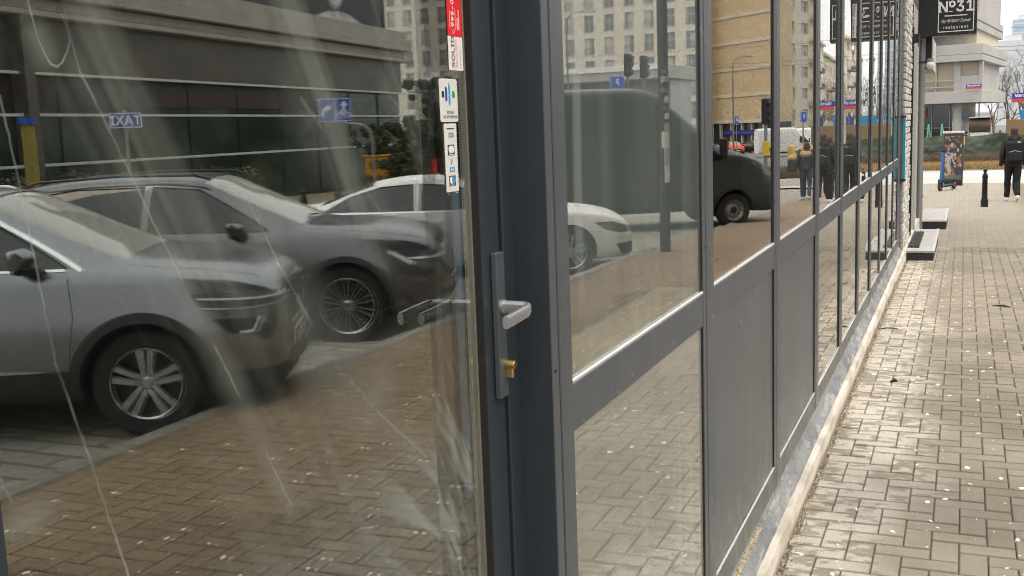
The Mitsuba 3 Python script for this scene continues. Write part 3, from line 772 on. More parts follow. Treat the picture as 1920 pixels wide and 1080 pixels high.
mat('m_step_side', (0.022, 0.022, 0.024), 0.55)
mat('m_step_top', proc(lambda p, n, uv: mix((0.34, 0.335, 0.33), (0.5, 0.49, 0.48), fbm(p.x * 14, p.y * 14, 0, 3)) * (.8 + .4 * noise(p.x * 200, p.y * 200))), 0.7)
step('nearer black entrance step with a grey top under the ribbed mat', -.655, -.305, 13.30, 15.9, .115, float(g(13.4)))
step('further black entrance step with a bare grey top', -.655, -.245, 18.5, 20.9, .155, float(g(18.6)) - .01)
km = thing('door_mat', 'black ribbed rubber mat lying on the nearer step', 'mat')
z0 = float(g(13.4)) + .115 + .001
put(km, 'base', ply(bx(-.66, -.475, 13.62, 15.5, z0, z0 + .008), 'm_black'))
for q in range(9): put(km, 'rib', ply(bx(-.655 + q * .02, -.646 + q * .02, 13.64, 15.48, z0 + .008, z0 + .020, .003), 'm_black_gloss'))

# ------------------------------------------------------------------ projecting restaurant sign
sg = thing('restaurant_sign', 'black box sign projecting from the wall with a white framed number panel', 'sign')
SX0, SX1, SZ0, SZ1, SY, ST = -.76, .125, 2.775, 3.58, 17.0, .34
put(sg, 'box', ply(bx(SX0, SX1, SY, SY + ST, SZ0, SZ1, .006), 'm_sign_black'))
mat('m_sign_black', (0.009, 0.009, 0.011), 0.35)
A0, A1, B0, B1 = -.395, .085, SZ0 + .045, SZ0 + .545


def sign_face(face_y, flip):
    def tr(m):   # drawn in x-z reading along +x, towards -y
        m = to_tm(m).copy(); m.apply_transform(np.array([[1, 0, 0, 0], [0, 0, -1, 0], [0, 1, 0, 0], [0, 0, 0, 1.0]]))
        if flip: m.apply_transform(rot(180, (0, 0, 1)))
        m.apply_translation((0 if not flip else A0 + A1, face_y, 0)); return m
    fr = sbox(A0, B0, A1, B1).difference(sbox(A0 + .012, B0 + .012, A1 - .012, B1 - .012))
    put(sg, 'white_frame', ply(tr(extr(fr, .006)), 'm_white'))
    W = A1 - A0; cxm = (A0 + A1) / 2

    def line(s, h, zz, bold=False, sx=1.0, serif=False, italic=0):
        t = meshkit.text_mesh(s, h, .006, bold); t.apply_scale((sx, 1, 1))
        if italic: t.vertices[:, 0] += italic * t.vertices[:, 1]
        x = (t.bounds[0, 0] + t.bounds[1, 0]) / 2; t.apply_translation((cxm - x, zz, 0)); return t
    # number in a heavy slab-serif style
    num = [line('Nº31', .145, B0 + .285, True, .97)]
    b = num[0].bounds
    w = b[1, 0] - b[0, 0]
    for fx in (.02, .155, .30):
        pass
    ser = []
    for x in (b[0, 0] + .012, b[0, 0] + w * .335): ser += [bx(x - .022, x + .03, B0 + .283, B0 + .295, 0, .0055), bx(x - .026, x + .022, B0 + .417, B0 + .429, 0, .0055)]
    ser += [bx(b[1, 0] - .048, b[1, 0] + .014, B0 + .283, B0 + .295, 0, .0055)]
    put(sg, 'number', ply(tr(cat(num + ser)), 'm_white'))
    put(sg, 'rule', ply(tr(bx(cxm - .155, cxm + .155, B0 + .222, B0 + .235, 0, .006)), 'm_white'))
    put(sg, 'script_line', ply(tr(line('by Róbert Sowa', .046, B0 + .135, False, .82, italic=.3)), 'm_white'))
    put(sg, 'word', ply(tr(line('r e s t a u r a n t', .04, B0 + .045, True, .84)), 'm_white'))


sign_face(SY - .0005, False)
put(sg, 'bracket', ply(cat([bx(-.78, -.62, SY + .1, SY + .24, SZ0 + .2, SZ0 + .28)]), 'm_black'))
sb = thing('black_side_box', 'black lower box under the restaurant sign, one side clad in brown', 'box')
put(sb, 'box', ply(bx(-.74, -.49, 17.6, 19.6, 2.33, 2.80, .005), 'm_sign_black'))
put(sb, 'edge_strip', ply(bx(-.489, -.476, 17.595, 19.6, 2.33, 2.80), 'm_lightgrey'))
wl = thing('wall_lamp', 'small white wall lamp with a round head under the sign', 'lamp')
put(wl, 'arm', ply(bx(-.67, -.50, 16.95, 17.0, 2.39, 2.42), 'm_black'))
put(wl, 'head', ply(xf(trimesh.creation.icosphere(3, .06), mv(-.49, 16.97, 2.36)), 'm_offwhite', smooth=True))
put(wl, 'head_cap', ply(xf(trimesh.creation.cylinder(.045, .05, sections=20), mv(-.49, 16.97, 2.43)), 'm_steel', smooth=40))
sc = thing('security_camera', 'small black box camera on a bracket at the corner of the brick pier', 'camera')
put(sc, 'body', ply(bx(-.665, -.555, 14.62, 14.92, 2.56, 2.66, .006), 'm_black'))
put(sc, 'bracket', ply(bx(-.67, -.63, 14.7, 14.78, 2.47, 2.56), 'm_steel'))


# ------------------------------------------------------------------ litter
for lab, x, y, l, a_, w in (('thin dark twig lying beside the plinth', -.52, 8.62, .16, 20, .006), ('dark twig lying out on the middle of the pavement', .33, 9.9, .15, -15, .008), ('scrap of dark bark on the pale pavers', -.37, 6.86, .05, 40, .011)):
    k = thing('twig', lab, 'twig'); z_ = float(gz(x, y)) + .004
    c_, s_ = math.cos(math.radians(a_)), math.sin(math.radians(a_))
    put(k, 'stick', ply(tube([(x - c_ * l * .5, y - s_ * l * .5, z_ + .002), (x, y + .008, z_ + .008), (x + c_ * l * .5, y + s_ * l * .5, z_ + .001)], [w * .5, w, w * .4], 6), 'm_twig', smooth=50))
    put(k, 'side_shoot', ply(tube([(x, y + .008, z_ + .006), (x + c_ * l * .2, y + .03, z_ + .012)], [w * .5, w * .2], 5), 'm_twig'))
mat('m_twig', (0.03, 0.022, 0.016), 0.8)
k = thing('leaf', 'single small yellow leaf lying on the pavement', 'leaf'); lx_, ly_ = .37, 6.22
v = np.array([[lx_ + .022 * math.cos(t) * (1 if math.cos(t) > 0 else 1.3), ly_ + .014 * math.sin(t), float(gz(lx_, ly_)) + .004 + .004 * math.cos(2 * t)] for t in np.linspace(0, 2 * np.pi, 14, endpoint=False)] + [[lx_, ly_, float(gz(lx_, ly_)) + .010]])
put(k, 'blade', ply((v, np.array([[i, (i + 1) % 14, 14] for i in range(14)])), 'm_leaf_yellow')); put(k, 'stalk', ply(tube([(lx_ - .025, ly_, float(gz(lx_, ly_)) + .006), (lx_ - .045, ly_ + .008, float(gz(lx_, ly_)) + .004)], .0012, 4), 'm_leaf_yellow'))
mat('m_leaf_yellow', (0.42, 0.3, 0.06), 0.7)


# ------------------------------------------------------------------ vehicles
# local axes: x forward from the front axle, y to the left, z up from the road
def chaikin(q, it=2):
    for _ in range(it):
        a = .75 * q[:, :-1] + .25 * q[:, 1:]; b = .25 * q[:, :-1] + .75 * q[:, 1:]
        mid = np.empty((q.shape[0], a.shape[1] * 2, q.shape[2])); mid[:, 0::2] = a; mid[:, 1::2] = b
        q = np.concatenate([q[:, :1], mid, q[:, -1:]], 1)
    return q


class Body:
    def __init__(self, st, rear, front, n=84):
        """st: columns x, W, zm, zb, Ws, zs, Wr, zr, zt"""
        s = np.array(st, float); s = s[np.argsort(s[:, 0])]
        self.c = {k: PchipInterpolator(s[:, 0], s[:, i + 1]) for i, k in enumerate(('W', 'zm', 'zb', 'Ws', 'zs', 'Wr', 'zr', 'zt'))}
        t = np.linspace(0, np.pi, n); self.xs = rear + (front - rear) * (1 - np.cos(t)) / 2 * .45 + (front - rear) * np.linspace(0, 1, n) * .55
        self.cache = {}

    def mesh(self, d=0.0):
        if d in self.cache: return self.cache[d]
        x = self.xs.copy(); c = {k: f(x) for k, f in self.c.items()}
        W, Ws, Wr = c['W'] + d, c['Ws'] + d, c['Wr'] + d
        zb, zt, zr, zs, zm = c['zb'] - d, c['zt'] + d, c['zr'] + d, c['zs'] + d * .6, c['zm']
        h = zm - zb
        sec = [(0 * x, zb), (W * .86, zb), (W * .965, zb + h * .22), (W, zb + h * .6), (W + .004, zm + .05), ((W * .55 + Ws * .45), (zm + zs) / 2 + .035), (Ws, zs),
               ((Ws + Wr) / 2 + .022, (zs + zr) / 2), (Wr, zr), (Wr * .8, zr + (zt - zr) * .62), (Wr * .4, zt - (zt - zr) * .06), (0 * x, zt)]
        q = np.stack([np.stack([np.broadcast_to(a, x.shape), np.broadcast_to(b, x.shape)], -1) for a, b in sec], 1)
        q = chaikin(q, 2)
        right = q[:, 1:-1][:, ::-1].copy(); right[..., 0] *= -1
        ring = np.concatenate([q, right], 1); n, m = ring.shape[:2]
        xx = x.copy(); xx[0] -= d; xx[-1] += d
        v = np.concatenate([np.broadcast_to(xx[:, None, None], (n, m, 1)), ring], -1).reshape(-1, 3)
        i, j = np.meshgrid(np.arange(n - 1), np.arange(m), indexing='ij')
        f = np.stack([i * m + j, i * m + (j + 1) % m, (i + 1) * m + (j + 1) % m, (i + 1) * m + j], -1).reshape(-1, 4)
        f = np.vstack([f[:, [0, 2, 1]], f[:, [0, 3, 2]]])
        v = np.vstack([v, [[xx[0], 0, (zb[0] + zt[0]) / 2], [xx[-1], 0, (zb[-1] + zt[-1]) / 2]]]); k = np.arange(m)
        f = np.vstack([f, np.stack([k, (k + 1) % m, k * 0 + n * m], 1), np.stack([(n - 1) * m + (k + 1) % m, (n - 1) * m + k, k * 0 + n * m + 1], 1)])
        tm = trimesh.Trimesh(v, f, process=False)
        if tm.volume < 0: tm.invert()
        self.cache[d] = man(tm); return self.cache[d]


def side(poly, y0=.25, y1=1.4, sides=(1, -1)):
    """prism of an (x, z) outline through one or both flanks"""
    poly = Polygon(poly) if not hasattr(poly, 'exterior') else poly
    out = m3.Manifold()
    for s in sides:
        m = extr(poly, y1 - y0)
        m.apply_transform(np.array([[1, 0, 0, 0], [0, 0, 1.0, y0], [0, 1, 0, 0], [0, 0, 0, 1.0]]))
        if s < 0: m.vertices[:, 1] *= -1
        if m.volume < 0: m.invert()
        out = out + man(m)
    return out


def top(poly, z0, z1=3):
    m = extr(Polygon(poly), z1 - z0); m.apply_translation((0, 0, z0)); return man(m)


def nose(poly, x0, x1):
    """prism of a (y, z) outline along x"""
    m = extr(Polygon(poly), x1 - x0)
    m.apply_transform(np.array([[0, 0, 1.0, x0], [1, 0, 0, 0], [0, 1, 0, 0], [0, 0, 0, 1.0]]))
    if m.volume < 0: m.invert()
    return man(m)


def mirror_y(poly): return [(-a, b) for a, b in poly][::-1]


def wheel(R, rim, spokes, kind, w=.22):
    """(tyre, rim, dark, extra) about the y axis, outer face towards +y"""
    h = w / 2
    prof = [(rim * .97, -h * .8), (rim * 1.03, -h * .95), (R * .93, -h), (R * .985, -h * .85), (R, -h * .6), (R, h * .6), (R * .985, h * .85), (R * .93, h), (rim * 1.03, h * .95), (rim * .97, h * .8)]
    up = np.array([[1, 0, 0, 0], [0, 0, 1, 0], [0, -1, 0, 0], [0, 0, 0, 1.0]])
    L = lambda p, s=48: xf(lathe(p, s), up)
    tyre = L(prof + [prof[0]])
    tread = [L([(R + .001, z - .004), (R + .001, z + .004), (R - .01, z)], 48) for z in ()]
    lip = L([(rim, h * .55), (rim * 1.005, h * .9), (rim * .985, h * .94), (rim * .945, h * .86), (rim * .93, h * .4), (rim * .95, -h * .8), (rim, -h * .8), (rim, h * .55)])
    dark = L([(0, h * .05), (rim * .94, h * .05), (rim * .94, -h * .6), (0, -h * .6)])
    disc = L([(0, h * .12), (rim * .6, h * .12), (rim * .6, h * .08), (0, h * .08)])
    parts = [lip]

    def arm(a, r0, r1, w0, w1, y0, y1, t=.02, off=0.0):
        v = []
        for r, ww, y in ((r0, w0, y0), ((r0 + r1) / 2, (w0 + w1) / 2, (y0 + y1) / 2 + .006), (r1, w1, y1)):
            for sx, dy in ((-1, -t), (1, -t), (.6, 0), (-.6, 0)): v.append((r, y + dy, off + sx * ww))
        v = np.array(v); f = []
        for s in (0, 1):
            for k in range(4): f.append([s * 4 + k, s * 4 + (k + 1) % 4, s * 4 + 4 + (k + 1) % 4, s * 4 + 4 + k])
        m = to_tm((v, np.array(f))); m = trimesh.Trimesh(m.vertices, np.vstack([m.faces, [[0, 2, 1], [0, 3, 2], [8, 9, 10], [8, 10, 11]]]), process=False)
        m.fix_normals()
        return xf(m, rot(-math.degrees(a), (0, 1, 0)))
    if kind == 'steel':
        face = L([(0, h * .35), (rim * .3, h * .35), (rim * .36, h * .62), (rim * .55, h * .55), (rim * .78, h * .30), (rim * .94, h * .5), (rim * .94, h * .2), (0, h * .2)])
        fm = man(face) if face.is_volume else None
        parts.append(face)
        holes = []
        for k in range(12):
            a = k * 2 * math.pi / 12
            holes.append(xf(L([(0, .012), (rim * .07, .012), (rim * .07, 0), (0, 0)], 12), mv(rim * .78 * math.cos(a), h * .29, rim * .78 * math.sin(a))))
        hub = L([(0, h * .8), (rim * .14, h * .78), (rim * .24, h * .6), (rim * .26, h * .35), (0, h * .35)])
        return tyre, cat(parts), cat([dark] + holes + [hub]), None
    hub = L([(0, h * .78), (rim * .13, h * .76), (rim * .2, h * .62), (rim * .2, h * .2), (0, h * .2)])
    parts.append(hub)
    for k in range(spokes):
        a = k * 2 * math.pi / spokes + math.pi / 2
        if kind == 'pair':
            for s in (-1, 1): parts.append(arm(a + s * .115, rim * .12, rim * .96, .020, .031, h * .66, h * .74, off=s * .014))
        elif kind == 'twin':
            for s in (-1, 1): parts.append(arm(a + s * .10, rim * .12, rim * .965, .006, .010, h * .66, h * .72, off=s * .004))
        elif kind == 'broad':
            parts.append(arm(a, rim * .12, rim * .96, .03, .05, h * .64, h * .74))
    return tyre, cat(parts), cat([dark, disc]), L([(0, h * .80), (rim * .09, h * .80), (rim * .09, h * .7), (0, h * .7)])


def place(x, y, deg, z=None, roll=0):
    """heading in degrees from +y towards -x"""
    z = float(g(y)) - .2 if z is None else z
    return T().translate([x, y, z]).rotate([0, 0, 1], 90 + deg)


def add_wheels(key, M, wb, yw, R, rim, spokes, kind, rimmat, w=.22, twin=None):
    ty, ri, da, cap = wheel(R, rim, spokes, kind, w)
    dt = ply(ty, 'm_tyre', smooth=40); drm = ply(ri, rimmat, smooth=30); dd = ply(da, 'm_rim_dark', smooth=40); dc = ply(cap, 'm_chrome', smooth=40) if cap is not None else None
    for x in (0, -wb):
        for s in (1, -1):
            W = M.translate([x, s * yw, R]) if s > 0 else M.translate([x, s * yw, R]).rotate([0, 0, 1], 180)
            k = put(key, 'wheel', {**dt, 'to_world': W})
            scene[k + '__rim'] = {**drm, 'to_world': W}
            scene[k + '__brake_disc'] = {**dd, 'to_world': W}
            if dc: scene[k + '__hub_cap'] = {**dc, 'to_world': W}


def ring_arc(R0, R1, cx, cz, a0=-12, a1=192, n=28):
    t = np.radians(np.linspace(a0, a1, n))
    return [(cx + R1 * math.cos(a), cz + R1 * math.sin(a)) for a in t] + [(cx + R0 * math.cos(a), cz + R0 * math.sin(a)) for a in t[::-1]]


def poly_line(pts, w): 
    from shapely.geometry import LineString
    return LineString(pts).buffer(w / 2, cap_style=2)


def shell_part(b, prism, d0, d1): return (b.mesh(d1) - b.mesh(d0)) ^ prism


def build_car(key, M, st, rear, front, wb, R, Rarch, paint, win_front, win_rear, shield, rear_glass, lines, lamps, extras, wheels, cladding=None, sill=None, trim=None, mirrors=None, n=84, handles=()):
    b = Body(st, rear, front, n)
    body = b.mesh(0)
    for cx in (0, -wb):
        t = np.linspace(0, 2 * np.pi, 40, endpoint=False)
        body = body - side([(cx + Rarch * math.cos(a), R + Rarch * math.sin(a)) for a in t], .45, 1.4)
    cut = m3.Manifold(); rec = b.mesh(.05) - b.mesh(-.012)
    wins = side(win_front) + side(win_rear) if win_rear else side(win_front)
    shp = top(shield[0], shield[1]); allw = wins + shp
    if rear_glass: rgp = top(rear_glass[0], rear_glass[1]); allw = allw + rgp
    body = body - (rec ^ allw)
    gro = b.mesh(.05) - b.mesh(-.009)
    gp = m3.Manifold()
    for ln in lines: gp = gp + side(poly_line(ln, .007), .3)
    for ln in extras.get('top_lines', []): gp = gp + top(list(poly_line(ln, .008).exterior.coords)[:-1], .6)
    body = body - (gro ^ gp)
    lampp = m3.Manifold()
    for p, _ in lamps:
        lampp = lampp + p
    body = body - (rec ^ lampp)
    put(key, 'body', ply(to_tm(body), paint, smooth=32, to_world=M))
    gs = lambda pr: shell_part(b, pr, -.016, -.009)
    for p, nm in ((win_front, 'side_window'), (win_rear, 'side_window')):
        if p:
            for s in (1, -1): put(key, nm, ply(to_tm(gs(side(p, sides=(s,)))), 'm_car_glass', smooth=32, to_world=M))
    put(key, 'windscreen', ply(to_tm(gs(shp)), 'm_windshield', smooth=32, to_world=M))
    if rear_glass: put(key, 'rear_window', ply(to_tm(gs(rgp)), 'm_car_glass', smooth=32, to_world=M))
    for p, mt in lamps:
        q = shell_part(b, p, -.02, -.003)
        for piece in q.decompose():
            if piece.volume() > 1e-6: put(key, 'headlight' if mt == 'm_lamp' else ('tail_light' if mt == 'm_red' else 'grille'), ply(to_tm(piece), mt, smooth=32, to_world=M))
    if cladding:
        c = m3.Manifold()
        for cx in (0, -wb): c = c + side(ring_arc(Rarch - .005, Rarch + cladding, cx, R), .4)
        q = shell_part(b, c, -.03, .012)
        for piece in q.decompose():
            if piece.volume() > 1e-6: put(key, 'arch_trim', ply(to_tm(piece), 'm_cladding', smooth=32, to_world=M))
    if sill:
        q = shell_part(b, side(sill), -.02, .010)
        for piece in q.decompose():
            if piece.volume() > 1e-6: put(key, 'sill_trim', ply(to_tm(piece), 'm_cladding', smooth=32, to_world=M))
    for p, d, mt, nm in trim or []:
        q = shell_part(b, p, -.008, d)
        for piece in q.decompose():
            if piece.volume() > 1e-8: put(key, nm, ply(to_tm(piece), mt, smooth=32, to_world=M))
    # liners so that the wheel houses are dark
    lin = [bx(cx - Rarch - .02, cx + Rarch + .02, -.5, .5, .2, R + Rarch + .02) for cx in (0, -wb)]
    for q in lin: put(key, 'underbody', ply(q, 'm_black', to_world=M))
    if mirrors:
        mx, my, mz, mmat = mirrors
        for s in (1, -1):
            hous = m3.Manifold.batch_hull([m3.Manifold.sphere(r, 24).translate((mx + dx, s * (my + dy), mz + dz)) for dx, dy, dz, r in ((0, .05, .015, .05), (-.01, .19, .02, .045), (.03, .06, 0, .05), (.02, .18, .0, .04), (0, .06, -.035, .045), (0, .18, -.03, .04))])
            k = put(key, 'door_mirror', ply(to_tm(hous), mmat, smooth=50, to_world=M))
            base = m3.Manifold.batch_hull([m3.Manifold.sphere(r, 16).translate((mx + dx, s * (my + dy), mz + dz)) for dx, dy, dz, r in ((-.02, .05, -.07, .03), (.03, .05, -.075, .03), (-.01, .17, -.062, .028), (.02, .17, -.062, .025), (0, -.06, -.10, .03))])
            scene[k + '__mirror_base'] = ply(to_tm(base), 'm_black', smooth=50, to_world=M)
    for hx, hz in handles:
        q = shell_part(b, side(sbox(hx - .1, hz - .012, hx + .1, hz + .014).buffer(.006)), -.004, .022)
        for piece in q.decompose():
            if piece.volume() > 1e-7: put(key, 'door_handle', ply(to_tm(piece), extras.get('handle', paint), smooth=30, to_world=M))
    add_wheels(key, M, wb, *wheels)
    return b


def plate(key, M, x, z, text, y=0, w=.52, h=.11):
    p = bx(x, x + .008, y - w / 2, y + w / 2, z - h / 2, z + h / 2, .003)
    k = put(key, 'number_plate', ply(p, 'm_white', to_world=M))
    t = meshkit.text_mesh(text, h * .62, .002, True); t.apply_translation((-(t.bounds[0, 0] + t.bounds[1, 0]) / 2, -h * .31, 0))
    t.apply_transform(np.array([[0, 0, 1, x + .008], [1, 0, 0, y], [0, 1, 0, z], [0, 0, 0, 1.0]]))
    scene[k + '__characters'] = ply(t, 'm_ink', to_world=M)


# columns:   x     W    zm    zb    Ws    zs    Wr    zr    zt
def suv_stations(L):
    return L


def grey_suv(key, M):
    st = [(-3.54, .66, .62, .42, .62, .95, .50, 1.02, 1.05), (-3.50, .78, .62, .32, .74, 1.00, .56, 1.12, 1.15), (-3.40, .87, .62, .26, .83, 1.08, .57, 1.26, 1.30), (-3.10, .915, .62, .24, .87, 1.11, .57, 1.45, 1.51),
          (-2.9, .92, .62, .23, .875, 1.11, .58, 1.49, 1.555), (-2.2, .92, .62, .22, .88, 1.09, .60, 1.53, 1.598), (-1.5, .92, .62, .22, .88, 1.065, .605, 1.535, 1.605), (-1.05, .92, .62, .22, .88, 1.05, .60, 1.50, 1.575),
          (-.75, .92, .62, .22, .88, 1.04, .60, 1.385, 1.45), (-.35, .92, .62, .22, .88, 1.03, .625, 1.19, 1.24), (-.06, .92, .62, .22, .878, 1.015, .66, 1.07, 1.10), (.2, .92, .62, .22, .87, .985, .66, 1.035, 1.065),
          (.5, .91, .62, .22, .84, .93, .63, .975, 1.01), (.68, .87, .6, .23, .78, .87, .58, .925, .955), (.79, .80, .56, .25, .68, .81, .52, .87, .895), (.845, .70, .52, .28, .58, .74, .44, .79, .81), (.87, .56, .50, .32, .46, .66, .36, .70, .71)]
    st = [(r[0], r[1], r[2], r[3], r[4], r[5] + float(np.interp(r[0], [-3.6, -3, 0, .5, .9], [0, .03, .04, .06, .06])), r[6], r[7] + float(np.interp(r[0], [-.6, 0, .5, .9], [0, .035, .06, .06])), r[8] + float(np.interp(r[0], [-.6, 0, .5, .9], [0, .035, .06, .06]))) for r in st]
    R = .345
    wf = [(-.42, 1.10), (-1.02, 1.45), (-1.45, 1.495), (-1.46, 1.115)]
    wr = [(-1.53, 1.12), (-1.53, 1.498), (-2.2, 1.492), (-2.75, 1.44), (-3.05, 1.30), (-3.08, 1.17), (-2.5, 1.15)]
    lamp = side([(.30, .91), (.70, .895), (.88, .865), (.88, .79), (.70, .785), (.40, .80)], .3)
    fog = side([(.44, .745), (.72, .735), (.70, .64), (.55, .65)], .3)
    gr = nose([(-.42, .885), (.42, .885), (.40, .74), (.28, .60), (-.28, .60), (-.40, .74)], .6, 1.2)
    low = nose([(-.55, .44), (.55, .44), (.50, .31), (-.50, .31)], .5, 1.2)
    lines = [[(-.42, 1.04), (-.40, .80), (-.46, .42), (-.47, .3)], [(-1.5, 1.06), (-1.5, .45), (-1.45, .3)], [(-2.35, .75), (-2.3, 1.1)], [(.42, .77), (.40, .66), (.42, .45)]]
    trim = [(side(poly_line([(.3, .965), (-.35, .99), (-1.5, 1.03), (-2.6, 1.06)], .018)), .002, paint_of['m_paint_grey'], 'crease'),
            (side(poly_line([(-.34, 1.085), (-1.03, 1.475), (-1.5, 1.52), (-2.2, 1.515), (-2.8, 1.46)], .022)), .006, 'm_chrome', 'window_trim'),
            (side(poly_line([(-.44, 1.093), (-1.5, 1.108), (-2.6, 1.143)], .016)), .005, 'm_chrome', 'window_trim'),
            (side(poly_line([(.74, .735), (.70, .655), (.62, .652)], .016), .3), .010, 'm_lamp_white', 'fog_light_blade'),
            (side([(-.62, .46), (-1.5, .50), (-2.1, .49), (-2.1, .455), (-1.5, .455)]), .014, 'm_alu', 'door_strip'),
            (nose([(-.47, .915), (.47, .915), (.44, .885), (-.44, .885)], .6, 1.2), .012, 'm_chrome', 'grille_surround'),
            (nose([(y0, .795) for y0 in ()] or [(-.30, .605), (.30, .605), (.28, .582), (-.28, .582)], .6, 1.2), .012, 'm_chrome', 'grille_surround'),
            (side(sbox(.49, .22, 1.0, .40), .2), .012, 'm_cladding', 'bumper_trim'),
            (side(poly_line([(.36, .815), (.62, .80), (.90, .80)], .012), .3), .004, 'm_alu', 'lamp_trim'), (side(poly_line([(.36, .875), (.86, .845)], .012), .3), .003, 'm_lamp_white', 'light_blade')]
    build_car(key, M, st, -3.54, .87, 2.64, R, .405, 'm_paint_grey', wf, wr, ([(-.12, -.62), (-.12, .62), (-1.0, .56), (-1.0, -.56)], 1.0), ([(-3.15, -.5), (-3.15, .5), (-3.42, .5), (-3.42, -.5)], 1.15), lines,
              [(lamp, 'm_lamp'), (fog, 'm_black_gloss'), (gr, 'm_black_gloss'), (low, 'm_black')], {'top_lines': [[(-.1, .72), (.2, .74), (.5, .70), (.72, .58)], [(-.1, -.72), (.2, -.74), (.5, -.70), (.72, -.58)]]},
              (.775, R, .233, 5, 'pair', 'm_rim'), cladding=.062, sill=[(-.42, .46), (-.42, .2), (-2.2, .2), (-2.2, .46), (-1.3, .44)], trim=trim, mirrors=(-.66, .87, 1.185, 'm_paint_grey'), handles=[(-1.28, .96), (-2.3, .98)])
    for q in np.linspace(-.34, .34, 18): put(key, 'grille_slat', ply(bx(.83, .868, q - .005, q + .005, .61, .875), 'm_black_gloss', to_world=M))
    for s in (1, -1): put(key, 'roof_rail', ply(tube([(-1.2, s * .60, 1.535), (-1.3, s * .61, 1.575), (-2.0, s * .61, 1.59), (-2.7, s * .60, 1.565), (-2.85, s * .59, 1.525)], .014, 10), 'm_chrome', smooth=50, to_world=M))
    plate(key, M, .868, .50, 'WX 4821K')
    put(key, 'emblem', ply(xf(trimesh.creation.cylinder(.04, .008, sections=24), trimesh.transformations.concatenate_matrices(mv(.775, 0, .955), rot(60, (0, 1, 0)))), 'm_chrome', smooth=40, to_world=M))
    put(key, 'wiper', ply(cat([tube([(-.06, .55, 1.085), (-.16, .1, 1.135), (-.12, -.1, 1.12)], .009, 6), tube([(-.06, -.02, 1.10), (-.14, -.5, 1.12)], .009, 6)]), 'm_black', to_world=M))
    put(key, 'parking_ticket', ply(bx(-.335, -.33, .30, .46, 1.155, 1.21), 'm_white', to_world=M))


paint_of = {'m_paint_grey': 'm_paint_grey'}


